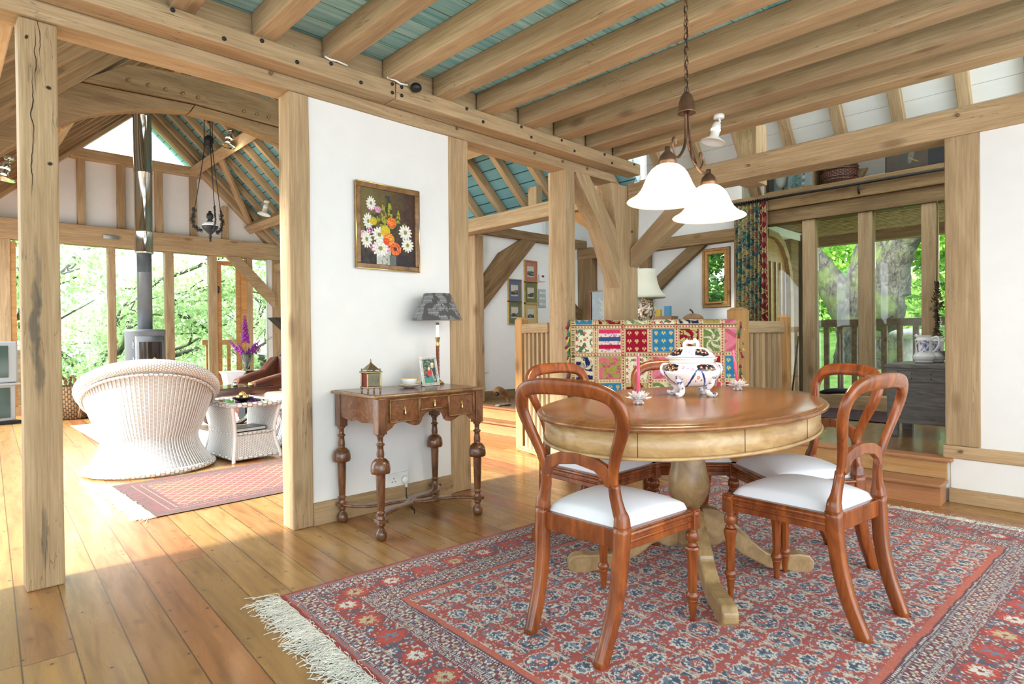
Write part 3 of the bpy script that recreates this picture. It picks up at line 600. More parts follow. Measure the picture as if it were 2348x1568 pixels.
# arched collar of the near truss
o = MB().prism([(1.05, 3.36), (1.30, 3.53), (1.55, 3.56), (1.9, 3.585), (2.23, 3.59), (2.71, 3.56), (3.30, 3.50), (3.55, 3.38), (2.70, 3.293), (1.85, 3.325), (.96, 3.284)], 6.30, 6.50, 'xz').o('collar_beam', 'oak_dark', bevel=.008, fix=True)
tag(o, 'dark oak collar beam of the near arched truss with a row of pegs', 'beam')
for k, x in enumerate((1.30, 1.46, 1.60, 1.745, 1.88, 2.31, 2.44, 2.56, 2.68)):
    MB().lathe([(.016, 0), (.016, .02), (1e-4, .03)], 8).o('peg', 'pegwood', o, loc=(x, 6.30, 3.385 if x < 2 else 3.36), rot=(PI/2, 0, 0))
sof = [(.40, 2.55), (.60, 2.74), (.82, 2.90), (1.005, 3.01), (1.168, 3.08), (1.372, 3.15), (1.551, 3.197), (1.814, 3.24)]
o = MB().prism(sof+[(1.86, 3.318), (.96, 3.278), (.40, 3.0)][0:3], 6.33, 6.47, 'xz').o('arch_brace', 'oak_dark', bevel=.006, fix=True); tag(o, 'left curved brace under the arched collar beam', 'brace')
sof = [(1.82, 3.24), (2.095, 3.242), (2.35, 3.205), (2.704, 3.125), (3.1, 2.99), (3.6, 2.72), (3.95, 2.45)]
o = MB().prism(sof+[(3.95, 3.0), (3.5, 3.37), (2.70, 3.287), (1.865, 3.318)], 6.33, 6.47, 'xz').o('arch_brace', 'oak_dark', bevel=.006, fix=True); tag(o, 'right curved brace under the arched collar beam', 'brace')
T('wind_brace', (3.20, 9.75, 3.86), (4.05, 10.85, 3.10), .12, .05, 'oak', up=(.69, 0, .725), label='curved oak wind brace between the upper purlin and the gable rafter', cat='brace')
# gable frame
T('tie_beam', (.15, 11.0, 2.625), (4.75, 11.0, 2.625), .22, .29, label='broad oak tie beam above the tall living room windows', cat='beam')
T('gable_rail', (1.50, 11.0, 3.85), (3.36, 11.0, 3.85), .16, .15, label='oak rail under the white triangular gable window', cat='beam')
for i, (a, b) in enumerate(((1.06, 1.16), (1.588, 1.685), (2.094, 2.205), (2.617, 2.724), (3.134, 3.235), (3.634, 3.735))):
    ztop = min(3.78, rz((a+b)/2)-.12)
    post('gable_stud', a, b, 10.95, 11.05, 2.77, ztop, label=f'oak stud between white gable panels, {ords[i]} from the left', cat='stud', group='studs of the gable')
for a, b, lab in ((.62, .80, 'oak corner post behind the television'), (1.955, 2.05, 'oak window post left of the stove'), (2.74, 2.86, 'oak window post right of the stove pipe'), (3.412, 3.528, 'oak window post left of the narrow glazed door'), (4.02, 4.125, 'oak window post right of the narrow glazed door'), (4.47, 4.66, 'oak corner post at the right end of the tall windows')):
    post('window_post', a, b, 10.92, 11.08, 0, 2.48, label=lab)
for i, (a, b) in enumerate(((.98, 1.955), (2.05, 2.74), (2.86, 3.412), (4.125, 4.47))):
    S(boxo(f'window_{7+i}', (a, 11.0, .12), (b, 11.006, 2.48), 'glass'))
S(boxo('window_11', (.80, 11.0, .12), (.98, 11.006, 2.4), 'glass'))
def frame_x(x0, x1, z0, z1, y, wd, dp):
    mb = MB(); mb.box(((x0+x1)/2, y, z0+wd/2), (x1-x0, dp, wd)); mb.box(((x0+x1)/2, y, z1-wd/2), (x1-x0, dp, wd))
    mb.box((x0+wd/2, y, (z0+z1)/2), (wd, dp, z1-z0-2*wd)); mb.box((x1-wd/2, y, (z0+z1)/2), (wd, dp, z1-z0-2*wd)); return mb
d1 = S(boxo('door_1', (3.60, 10.98, .2), (3.86, 10.986, 2.34), 'glass'))
k = frame_x(3.535, 3.925, .12, 2.40, 10.98, .07, .06).o('door_frame', 'oak_orange', bevel=.004); k.parent = d1; k.location = -d1.location
k = MB().tube([(3.545, 10.93, 1.95), (3.545, 10.90, 1.93), (3.545, 10.92, 1.84)], .012, 6).o('door_handle', 'iron'); k.parent = d1; k.location = -d1.location
k = boxo('door_jamb', (3.925, 10.93, .1), (4.02, 11.03, 2.44), 'oak_orange'); k.parent = d1; k.location = Vector(k.location)-d1.location
S(boxo('trim_1', (.62, 10.9, 0), (4.66, 11.12, .12), 'oak')); S(boxo('trim_2', (.79, 10.93, .12), (.86, 11.05, 2.45), 'oak_orange')); S(boxo('trim_3', (4.40, 10.93, .12), (4.47, 11.05, 2.48), 'white_board'))
tri = S(MB().prism([(1.66, 3.93), (3.18, 3.93), (2.42, 4.64)], 11.0, 11.006, 'xz').o('window_12', 'glass'))
o = MB().prism([(3.90, 2.48), (4.50, 1.86), (4.50, 1.60), (3.66, 2.48)], 10.86, 10.96, 'xz').o('oak_brace', 'oak', bevel=.006, fix=True); tag(o, 'oak brace crossing the window right of the foxgloves', 'brace')
o = MB().prism([(.55, 2.48), (.40, 2.48), (.20, 2.30), (.20, 2.1)], 10.86, 10.96, 'xz').o('oak_brace', 'oak', bevel=.006, fix=True); tag(o, 'oak brace end under the tie beam left of the first post', 'brace')
# left side of the living room: eaves beam on posts, glazed between
T('eaves_beam', (.2, 3.32, 2.55), (.2, 11.0, 2.55), .16, .2, label='oak eaves beam of the living room, left side', cat='beam')
# right side living room wall (beyond the partition opening) solid white low part is hidden; the stairs
st = thing('stair_steps', 'two pine steps running behind the dining table up to the raised floor', 'steps', (4.44, 1.5, 0))
def boxw(name, lo, hi, mat, parent, bevel=0):
    o = boxo(name, lo, hi, mat, parent, bevel); o.location = Vector(o.location)-parent.location; return o
def stp(y0, y1):
    boxw('tread', (4.285, y0, .115), (4.50, y1, .137), 'pine_pink_y', st, .008)
    boxw('riser', (4.325, y0+.01, 0), (4.345, y1, .115), 'pine_pink_y', st, .002)
    boxw('riser', (4.50, y0+.01, .137), (4.52, y1, .243), 'pine_y', st, .002)
    boxw('nosing', (4.475, y0-.02, .243), (4.60, y1, .267), 'pine_pink_y', st, .008)
stp(.80, 2.07); stp(3.97, 5.6)
boxw('side_panel', (4.345, .815, .0), (4.50, .835, .115), 'pine_pink_y', st)
# cable on the joist ends
c = MB(); c.tube([(1.53, 3.01, 2.55), (1.56, 3.005, 2.54), (1.60, 3.005, 2.545), (1.66, 3.005, 2.538)], .006, 6); tag(c.o('electric_cable', 'plastic'), 'short white cable clipped under the third joist from the left', 'cable'); c = MB(); c.tube([(1.915, 3.01, 2.55), (1.96, 3.0, 2.545), (2.0, 3.0, 2.535), (2.05, 3.0, 2.54)], .006, 6)
tag(c.o('electric_cable', 'plastic'), 'short white cable clipped under the fourth joist, next to the black fitting', 'cable')
c = MB(); c.tube([(4.38, 3.02, 2.56), (4.46, 3.04, 2.50), (4.52, 3.03, 2.44), (4.50, 3.04, 2.40), (4.46, 3.06, 2.385)], .007, 6)
tag(c.o('electric_cable', 'plastic'), 'white cable looping round the right end of the main beam', 'cable')
tag(MB().ball((0, 0, 0), .035, sz=.8).o('speaker', 'iron', loc=(2.10, 2.985, 2.535)), 'small round black fitting tucked behind the fourth joist', 'fitting')
# ================================================================== DINING SET
def spl(pts, n=8):
    """Catmull-Rom through points"""
    P = [Vector(p) for p in pts]; P = [2*P[0]-P[1]]+P+[2*P[-1]-P[-2]]; out = []
    for i in range(1, len(P)-2):
        for k in range(n):
            t = k/n; a, b, c, d = P[i-1], P[i], P[i+1], P[i+2]
            out.append(.5*((2*b)+(-a+c)*t+(2*a-5*b+4*c-d)*t*t+(-a+3*b-3*c+d)*t**3))
    out.append(P[-2]); return out
def back_x(z):
    T_ = [(0, -.275), (.12, -.225), (.25, -.195), (.36, -.185), (.44, -.180), (.54, -.188), (.64, -.204), (.74, -.226), (.82, -.247), (.875, -.262)]
    for (a, b), (c, d) in zip(T_, T_[1:]):
        if z <= c: return b+(d-b)*(z-a)/(c-a)
    return T_[-1][1]
def make_chair(label):
    t = thing('balloon_back_chair', label, 'chair', group=None)
    # rear legs: foot to the waist
    for s in (-1, 1):
        pts = [(back_x(z), s*y, z) for z, y in ((0, .152), (.06, .155), (.14, .160), (.25, .166), (.36, .172), (.43, .173))]
        p = spl(pts, 3); mb = MB(); n = len(p)
        mb.tube(p, [.0185+.004*(i/(n-1)) for i in range(n)], 12, rd=[.021+.004*(i/(n-1)) for i in range(n)], normal=(1, 0, .0), sq=.35)
        # stepped shoulder up to the waist
        q = spl([(back_x(.42), s*.173, .42), (back_x(.455), s*.171, .455), (back_x(.475), s*.163, .475), (back_x(.52), s*.152, .52), (back_x(.565), s*.149, .565)], 3); m = len(q)
        mb.tube(q, [.0225-.0055*(i/(m-1)) for i in range(m)], 12, rd=[.024-.011*min(1, i/(m-1)*1.6) for i in range(m)], normal=(1, 0, .1), sq=.35)
        mb.o('rear_leg', 'mahogany', t)
    # hoop
    ys = [(.149, .55), (.150, .585), (.160, .63), (.180, .68), (.203, .73), (.217, .775), (.214, .815), (.190, .848), (.145, .866), (.075, .8735), (0, .875)]
    pts = [(back_x(z), -y, z) for y, z in ys]+[(back_x(z), y, z) for y, z in ys[::-1][1:]]
    pts = [(x-.012*math.cos(min(1, abs(y)/.22)*PI/2)*max(0, (z-.5)/.37), y, z) for x, y, z in pts]
    p = spl(pts, 4); w = []
    for q in p:
        f = max(0, min(1, (q.z-.60)/.27)); w.append(.0165+.0115*f)
    MB().tube(p, w, 14, rd=[.0125+.002*max(0, (q.z-.6)/.27) for q in p], normal=(1, 0, .28), sq=.62).o('back_frame', 'mahogany', t)
    # crossrail: arched with small scroll ears
    top = [(-.150, .600), (-.13, .622), (-.08, .640), (0, .648), (.08, .640), (.13, .622), (.150, .600)]
    bot = [(.150, .566), (.138, .552), (.122, .556), (.115, .575), (.08, .598), (0, .610), (-.08, .598), (-.115, .575), (-.122, .556), (-.138, .552), (-.150, .566)]
    mb = MB(); poly = top+bot; mb.prism(poly, -.011, .011, 'yz'); o = mb.o('cross_rail', 'mahogany', t, bevel=.003, fix=True)
    o.location = (-.197, 0, 0)
    # seat frame with moulded rails
    mb = MB(); c = [(-.178, -.172), (.205, -.200), (.205, .200), (-.178, .172)]
    for i, (a, b) in enumerate(zip(c, c[1:]+c[:1])):
        A = (*a, .385); Bq = (*b, .385); mb.bar(A, Bq, .026, .062)
        if i != 3:
            d = Vector((*b, 0))-Vector((*a, 0)); nn = Vector((d.y, -d.x, 0)).normalized()
            for z, r in ((.404, .010), (.380, .007)):
                mb.tube([Vector((*a, z))+nn*.011, Vector((*b, z))+nn*.011], r, 8)
    for s in (-1, 1):
        mb.box((.205, s*.200, .380), (.044, .044, .072)); mb.lathe([(.024, .390), (.0285, .395), (.0285, .408), (.0235, .4125)], 16, (.205, s*.2, 0))
    mb.o('seat_frame', 'mahogany', t, bevel=.004)
    # front legs
    prof = [(.021, .350), (.015, .345), (.015, .338), (.019, .335), (.0225, .325), (.0235, .314), (.0215, .302), (.015, .296), (.0145, .291), (.0195, .287), (.0195, .282), (.014, .278)]
    oct_ = [(.0225, .279), (.0255, .272), (.0255, .268), (.0195, .235), (.0175, .19), (.0165, .14), (.0160, .118)]
    foot = [(.0165, .118), (.0175, .113), (.0215, .108), (.0235, .101), (.0215, .094), (.0165, .090), (.0185, .086), (.0185, .081), (.0145, .077), (.0155, .072), (.0130, .05), (.0100, .02), (.0105, .0)]
    for s in (-1, 1):
        mb = MB(); cc = (.205, s*.200, 0); mb.lathe(prof[::-1], 16, cc); mb.lathe(oct_[::-1], 8, cc, smooth=False); mb.lathe(foot[::-1], 16, cc); mb.o('front_leg', 'mahogany', t)
    # cushion
    def cf(u, v):
        X = -.172+.372*u; hw = (.162+(.196-.162)*u); Y = (2*v-1)*hw
        e = (1-abs(2*u-1)**3.2)*(1-abs(2*v-1)**3.2); return (X, Y, .412+.046*max(0, e)**.24+ .022*(math.sin(PI*u)*math.sin(PI*v))**.8)
    mb = MB(); mb.grid(cf, 26, 26)
    o = mb.o('seat', 'cushion', t); o.data['x'] = 1
    return t
ch = make_chair('balloon-back mahogany chair nearest the camera with its back to the left of the table')
def place(c, x, y, deg): c.location = (x, y, 0); c.rotation_euler = (0, 0, math.radians(deg))
place(ch, 1.760, 1.312, 0)
spots = [(2.425, .880, 82.5, 'balloon-back mahogany chair at the right, seen from the side with its hoop leaning right'),
         (2.845, 1.085, 141.5, 'mahogany chair tucked in behind the right-hand chair, its hoop before the glazed screen'),
         (2.835, 1.650, 222, 'mahogany chair on the far side of the table, its hoop half hidden by the tureen'),
         (2.345, 1.845, -90, 'mahogany chair at the far left of the table, its hoop behind the nearest chair')]
allch = [ch]
for x, y, d, lab in spots:
    c = copy_tree(ch); c['label'] = lab; place(c, x, y, d); allch.append(c)
for c in allch: c['group'] = 'balloon-back dining chairs'
# ---- table
tb = thing('dining_table', 'oval pedestal dining table with glossy brown top and pale apron on four scrolled feet', 'table', (2.385, 1.365, 0), math.radians(8))
a_, b_ = .855, .535
def ell(prof, name, mat, par, seg=72):
    mb = MB(); v = []; f = []; n = len(prof)
    for dr, z in prof:
        for k in range(seg):
            t = 2*PI*k/seg; v.append(((a_+dr)*math.cos(t), (b_+dr)*math.sin(t), z))
    for i in range(n-1):
        for k in range(seg): f.append((i*seg+k, i*seg+(k+1) % seg, (i+1)*seg+(k+1) % seg, (i+1)*seg+k))
    f.append(tuple(range(seg-1, -1, -1))); f.append(tuple((n-1)*seg+k for k in range(seg)))
    mb.add(v, f, True); o = mb.o(name, mat, par)
    for p in o.data.polygons:
        if len(p.vertices) > 4: p.use_smooth = False
    return o
ell([(-.04, .730), (-.008, .731), (0, .735), (.002, .741), (-.002, .748), (-.010, .750), (-.020, .751), (-.0215, .7545), (-.024, .7555), (-.20, .7555)], 'table_top', 'tabletop', tb)
ell([(-.034, .645), (-.030, .648), (-.030, .730)], 'apron', 'apron', tb)
mb = MB()
for tt in (-20, -62, -97, -128, -163, 20, 100):
    c_, s_ = math.cos(math.radians(tt)), math.sin(math.radians(tt)); mb.tube([((a_-.0299)*c_, (b_-.0299)*s_, .649), ((a_-.0299)*c_, (b_-.0299)*s_, .729)], .0009, 4)
mb.o('veneer_joints', 'iron', tb)
mb = MB(); n = 180
mb.tube([((a_-.027)*math.cos(2*PI*k/n), (b_-.027)*math.sin(2*PI*k/n), .644) for k in range(n)], .0065, 8, closed=True); mb.o('bead_moulding', 'apron', tb)
prof = [(.078, .20), (.080, .215), (.080, .228), (.066, .235), (.058, .240), (.056, .255), (.062, .262), (.062, .270), (.050, .277), (.046, .285), (.050, .295), (.066, .315), (.082, .350), (.088, .385), (.086, .415), (.076, .460), (.069, .500), (.067, .530), (.070, .548), (.082, .556), (.088, .570), (.088, .60), (.100, .62), (.104, .648)]
MB().lathe(prof, 32).o('column', 'palewood', tb)
MB().lathe([(.02, .10), (.05, .12), (.066, .14), (.068, .205)], 8, smooth=False).o('column_base', 'palewood', tb)
foot = [(.05, .335), (.085, .335), (.12, .325), (.165, .285), (.215, .235), (.255, .190), (.262, .168), (.275, .160), (.300, .135), (.335, .105), (.385, .088), (.43, .085), (.470, .088), (.515, .080), (.535, .055), (.532, .025), (.515, .0), (.45, .0), (.43, .012), (.38, .018), (.33, .028), (.27, .060), (.215, .105), (.17, .150), (.14, .165), (.125, .150), (.095, .140), (.05, .150)]
for k in range(4):
    o = MB().prism([(x, z*(.86 if z > .09 else 1)) for x, z in foot], -.030, .030, 'xz').o('foot', 'palewood', tb, bevel=.008, fix=True); o.rotation_euler = (0, 0, math.radians(45+90*k-8))
# ---- tureen
def paint_glaze(o, fn):
    vs = np.array([v.co[:] for v in o.data.vertices]); vcol(o, fn(vs))
tx, ty = 2.571, 1.453
tr = thing('tureen', 'white lidded tureen painted in blue, black and pink on scroll feet, centre of the table', 'tureen', (tx, ty, .7555), math.radians(-44))
def imari(vs, top=False):
    a = np.arctan2(vs[:, 1], vs[:, 0]); z = vs[:, 2]; c = np.tile(LIN(247, 246, 244), (len(vs), 1)); R = np.hypot(vs[:, 0], vs[:, 1]/.86)
    n1 = fbm(a*8+3, z*90, 3); n2 = fbm(a*16, z*170+5, 9)
    wrap = lambda x: (x+PI) % (2*PI)-PI
    def fl(a0, z0, r, col, mid=None, n=5):
        x = wrap(a-a0)*np.maximum(R, .03); y = (z-z0)*(1.6 if top else 1); m = flower(x, y, r, n, .28); c[m] = LIN(*col)
        if mid: c[flower(x, y, r*.35, n, .1)] = LIN(*mid)
    zc = .206 if top else .136; hw = .017
    for k in range(4):                       # navy cartouches with orange blossoms
        a0 = k*PI/2+.35; x = wrap(a-a0); m = (np.abs(x) < .42+.12*(n1-.5)) & (np.abs(z-zc) < hw*(1-.5*(x/.5)**2)+.006*(n1-.5)); c[m] = LIN(20, 22, 44); c[m & (n2 > .68)] = LIN(196, 150, 90)
        for da in (-.22, .0, .22): fl(a0+da, zc+.003*math.sin(da*20), .0075, (214, 110, 70), (250, 240, 225))
        for da in (.62, .80, .98): fl(a0+da, zc-.002+.006*math.cos(da*9), .0085, (222, 70, 160), (246, 190, 225))
    if not top:
        for k in range(4):
            ak = k*PI/2+PI/4; d = np.abs(wrap(a-ak)); e = .10+.60*np.sqrt(np.clip((z-.048)/.08, 0, 1)); c[(np.abs(d-e) < .045*(.5+n1)) & (z > .046) & (z < .128)] = LIN(36, 52, 136)
            c[(d < .16) & (np.abs(n1-.5) < .05) & (z < .10)] = LIN(58, 80, 170)
            fl(ak+PI/4, .092, .010, (206, 70, 50), (250, 235, 225)); fl(ak+PI/4+.16, .080, .006, (120, 60, 150)); fl(ak+PI/4-.17, .104, .006, (70, 130, 70)); fl(ak+PI/4-.10, .075, .005, (206, 70, 50))
        c[(z > .155) & (z < .158)] = LIN(206, 170, 90)
    else: c[(np.abs(z-.1835) < .0016)] = LIN(190, 60, 120)
    return c
body = [(.03, .042), (.060, .045), (.088, .055), (.110, .072), (.126, .092), (.134, .112), (.131, .132), (.118, .148), (.106, .157), (.103, .163), (.106, .170), (.117, .176), (.114, .178), (.096, .176)]
def dense(prof, k=6):
    out = []
    for (r, z), (r2, z2) in zip(prof, prof[1:]):
        for i in range(k): out.append((r+(r2-r)*i/k, z+(z2-z)*i/k))
    out.append(prof[-1]); return out
o = MB().lathe([(q.x, q.z) for q in spl([(r_, 0, z_) for r_, z_ in body], 14)], 320, sx=1, sy=.86).o('bowl', 'glaze', tr); paint_glaze(o, imari)
lid = [(.118, .178), (.121, .181), (.110, .187), (.100, .196), (.090, .207), (.076, .218), (.056, .227), (.035, .231), (.018, .233), (.001, .233)]
o = MB().lathe([(max(q.x, .0005), q.z) for q in spl([(r_, 0, z_) for r_, z_ in lid], 12)], 320, sx=1, sy=.86).o('lid', 'glaze', tr); paint_glaze(o, lambda v: imari(v, True))
mb = MB(); mb.tube(spl([(-.030, 0, .229), (-.033, 0, .243), (-.020, 0, .254), (0, 0, .251), (.018, 0, .258), (.030, 0, .248), (.030, 0, .229)], 5), .0085, 10); mb.ball((-.02, 0, .256), .009); mb.ball((.018, 0, .261), .010)
mb.o('knob', 'porcelain', tr)
for k in range(4):
    a = PI/2*k+PI/4; ca, sa = math.cos(a), math.sin(a)
    pts = spl([(.105*ca, .090*sa, .085), (.100*ca, .086*sa, .060), (.082*ca, .072*sa, .038), (.086*ca, .076*sa, .018), (.108*ca, .096*sa, .009), (.122*ca, .108*sa, .013), (.124*ca, .110*sa, .022)], 5)
    o = MB().tube(pts, [.017-.0085*i/(len(pts)-1) for i in range(len(pts))], 14).o('foot', 'glaze', tr)
    paint_glaze(o, lambda v: np.where((np.abs(fbm(v[:, 0]*50+k, v[:, 2]*40, 5)-.5) < .03)[:, None], LIN(45, 60, 150), LIN(247, 246, 246)))
for s in (-1, 1):
    pts = spl([(s*.112, 0, .152), (s*.136, 0, .146), (s*.142, 0, .120), (s*.128, 0, .098)], 5)
    MB().tube(pts, .006, 8).o('handle', 'porcelain', tr)
# ---- crystal lotus candle holders with candles
def lotus(x, y, lab, lab2, tilt):
    x, y = x, y
    c = thing('candle_holder', lab, 'candle holder', (x, y, .7555), group='crystal lotus candle holders')
    for ring, (n, r0, ln, el, z0) in enumerate(((9, .016, .046, 14, .020), (9, .014, .042, 38, .024), (8, .010, .036, 60, .027))):
        for k in range(n):
            a = 2*PI*(k+.5*ring)/n; e = math.radians(el); d = Vector((math.cos(a)*math.cos(e), math.sin(a)*math.cos(e), math.sin(e)))
            base = Vector((math.cos(a)*r0, math.sin(a)*r0, z0)); sd = Vector((-math.sin(a), math.cos(a), 0)); up = d.cross(sd)*-1
            tip = base+d*ln; mid = base+d*ln*.45
            mb = MB(); mb.add([base, mid+sd*.0115, tip, mid-sd*.0115, mid+up*.006, mid-up*.005], [(0, 4, 1), (1, 4, 2), (2, 4, 3), (3, 4, 0), (0, 1, 5), (1, 2, 5), (2, 3, 5), (3, 0, 5)])
            mb.o('petal', 'crystal', c)
    MB().lathe([(.012, .004), (.020, .016), (.018, .026), (.013, .034)], 10, smooth=False).o('cup', 'crystal', c)
    mb = MB()
    for k in range(4): mb.ball((.017*math.cos(k*PI/2+.4), .017*math.sin(k*PI/2+.4), .006), .0065, 6, 5)
    mb.o('stub_feet', 'crystal', c)
    cd = thing('taper_candle', lab2, 'candle', (x, y, .79), group='pink taper candles')
    tv = Vector(tilt); p1 = tv*.165/tv.length
    MB().tube([(0, 0, -.01), p1*.5, p1], [.0075, .007, .0062], 14).o('candle_body', 'candle', cd); MB().tube([p1, p1*1.06], .0012, 5).o('wick', 'wick', cd)
lotus(2.111, 1.436, 'clear crystal lotus candle holder at the left of the tureen', 'pink taper candle in the left lotus holder', (0, 0, 1))
lotus(2.975, 1.42, 'clear crystal lotus candle holder at the right of the tureen', 'pink taper candle leaning slightly in the right lotus holder', (-.09, .09, 1))
# ---- big rug
def big_rug():
    Lx, Ly, st = 3.15, 2.16, .0040
    nx, ny = int(Lx/st), int(Ly/st); U, V = np.meshgrid(np.linspace(0, Lx, nx+1), np.linspace(0, Ly, ny+1))
    wu = U+(fbm(U*14, V*14, 1)-.5)*.012; wv = V+(fbm(U*14+50, V*14, 2)-.5)*.012
    du = np.minimum(wu, Lx-wu); dv = np.minimum(wv, Ly-wv); d = np.minimum(du, dv); s = np.where(dv <= du, wu, wv)
    RED, SAL, MAR, NAV, IVO, CRM, SLT = LIN(178, 80, 68), LIN(200, 104, 82), LIN(120, 58, 68), LIN(66, 82, 104), LIN(224, 217, 206), LIN(200, 180, 142), LIN(112, 126, 146)
    n1 = fbm(U*60, V*60, 5); n2 = fbm(U*120, V*120, 8, 2); n3 = fbm(U*28, V*28, 12)
    c = np.empty(U.shape+(3,)); c[:] = RED
    def put(m, col): c[m] = col
    B = d < .355
    put(B, MAR); put(B & (n1 > .55), LIN(150, 66, 66))
    put(d < .016, LIN(150, 56, 52)); put((d > .016) & (d < .034), np.array(SAL)*.9)
    tri = np.abs(((s/.018) % 1)-.5)*2; put((d > .018) & (d < .032) & ((d-.018)/.014 > tri), SLT)
    def guard(a, b, per, off=0.0):
        m = (d > a) & (d < b); w = b-a; x = ((s+off) % per)-per/2; y = d-(a+b)/2
        put(m & (n2 > .60), SLT)
        put(m & flower(x, y, w*.46, 6, .45), IVO); put(m & flower(x, y, w*.15, 6, 0), MAR)
        x2 = ((s+off+per/2) % per)-per/2; put(m & flower(x2, y, w*.26, 4, .5), np.where(True, CRM, CRM))
        for e in (a, b):
            l = np.abs(d-e) < .0035; put(l, LIN(70, 40, 60)); put(l & ((s/.009) % 1 < .45), IVO)
    guard(.040, .105, .062)
    # main border
    m = (d > .108) & (d < .232); put(m, LIN(158, 64, 54)); put(m & (n1 > .58), LIN(84, 84, 104)); put(m & (n2 > .70), IVO*.8)
    per = .165; y = d-.170; k = np.floor(s/per); x = (s % per)-per/2
    put(m & flower(x, y, .052, 8, .08), LIN(190, 70, 54))
    alt = (k % 3 == 0)
    put(m & flower(x, y, .036, 8, .16) & ~alt, IVO); put(m & flower(x, y, .036, 8, .16) & (k % 3 == 1), CRM)
    ang = np.arctan2(y, x); rr = np.hypot(x, y); put(m & (rr < .034) & (np.abs(np.sin(ang*4)) < .16) & ~alt, LIN(120, 60, 60)); put(m & (rr < .008), LIN(150, 50, 50))
    put(m & alt & flower(x, y, .034, 6, .3) & (n1 > .45), SLT)
    xb = ((s+per/2) % per)-per/2
    for yy in (-.035, .035): put(m & flower(xb, y-yy, .016, 5, .4), SLT); put(m & flower(xb, y-yy, .006, 5, .3), IVO)
    guard(.238, .262, .040, .01); guard(.270, .328, .060, .02)
    m = (d > .332) & (d < .347); put(m, LIN(92, 58, 76)); put(m & ((s/.012) % 1 < .5) & (np.abs(d-.339) < .003), IVO)
    put((d >= .350) & (d < .375), SAL)
    # field
    Fm = d >= .375; fx = wu-.375; fy = wv-.375
    # streaky abrash
    ab = fbm(U*2.2, V*26, 31); c[Fm] = (c*(.86+.30*ab[..., None]))[Fm]
    px, py = .142, .112
    j = np.floor(fy/py); xs = fx+(j % 2)*px/2; i = np.floor(xs/px); x = (xs % px)-px/2; y = (fy % py)-py/2
    typ = (i+2*j) % 3
    rr = np.hypot(x, y*1.15)
    # palmette shrubs: ivory scalloped outline with slate inside
    sh = Fm & (typ != 0)
    ol = flower(x, y*1.15, .043, 9, .12); inn = flower(x, y*1.15, .0345, 9, .12)
    put(sh & ol, IVO); put(sh & inn, NAV); put(sh & inn & (n1 > .54), SLT); put(sh & inn & (n2 > .62), IVO)
    put(sh & (np.abs(x-y*.2) < .0022) & (y < 0) & (y > -.072), IVO)
    # big lobed gols
    gl = Fm & (typ == 0); g = flower(x, y*1.1, .059, 8, .14); put(gl & g, NAV); put(gl & g & (n1 > .50), SLT); put(gl & g & (n2 > .60), IVO)
    put(gl & flower(x, y*1.1, .026, 8, .2), LIN(190, 84, 72)); put(gl & flower(x, y, .013, 8, .35), IVO); put(gl & flower(x, y, .006, 8, .2), NAV)
    put(gl & (np.abs(rr-.058) < .002), IVO*.9); put(Fm & ~gl & ~(sh & ol) & (n1 > .665), SLT); put(Fm & (n2 > .735), IVO*.85)
    # leaf sprigs between
    x2 = ((xs+px/2) % px)-px/2; lf = Fm & (np.abs(x2) < .030-.020*np.abs(np.sin(y*95))) & (np.abs(y) < .042) & (np.hypot(x, y) > .046)
    put(lf & (n1 > .40), LIN(200, 176, 160)); put(lf & (n1 > .62), NAV); put(lf & (np.abs(x2) < .002), IVO)
    y2 = ((fy+py/2) % py)-py/2; put(Fm & flower(x, y2, .020, 6, .4) & (n1 > .35), SLT); put(Fm & flower(x, y2, .008, 5, .3), IVO)
    c = c*(.88+.24*n2[..., None])
    z = .0085+.0016*n2+.002*fbm(U*2, V*2, 4)
    edge = np.minimum(np.minimum(U, Lx-U), np.minimum(V, Ly-V)); z = np.where(edge < .003, .001, z)
    t = thing('persian_rug', 'large red and blue patterned Persian rug under the dining table', 'rug', (.988, 2.388, 0), math.radians(-3.0))
    pos = np.stack([U, V-Ly, z], -1); np_grid('rug_pile', nx, ny, pos, 'rug_pile', t, c)
    return t, Lx, Ly
rug, RLx, RLy = big_rug()
def fringe(parent, x0, y0, y1, dirx, n, ln, name='fringe', wav=.5, zt=.006, rad=.0016):
    mb = MB(); rr = random.Random(5)
    for i in range(n):
        y = y0+(y1-y0)*(i+rr.random())/n; L = ln*rr.uniform(.5, 1.05); a = rr.gauss(0, .35); p = [(x0-dirx*.004, y, zt)]; x, yy = x0, y
        m = 6
        for k in range(m):
            a += rr.gauss(0, wav); a *= .8; x += dirx*L/m*math.cos(a); yy += L/m*math.sin(a); p.append((x, yy, max(.0015, zt*(1-k/m)+rr.uniform(0, .010))))
        mb.tube(p, rad, 4)
    o = mb.o(name, 'fringe', parent); o['kind'] = 'stuff'; return o
fringe(rug, .002, -RLy, 0, -1, 1500, .155, wav=.75, rad=.0014)
fringe(rug, RLx-.002, -RLy, 0, 1, 1200, .10, wav=.9)
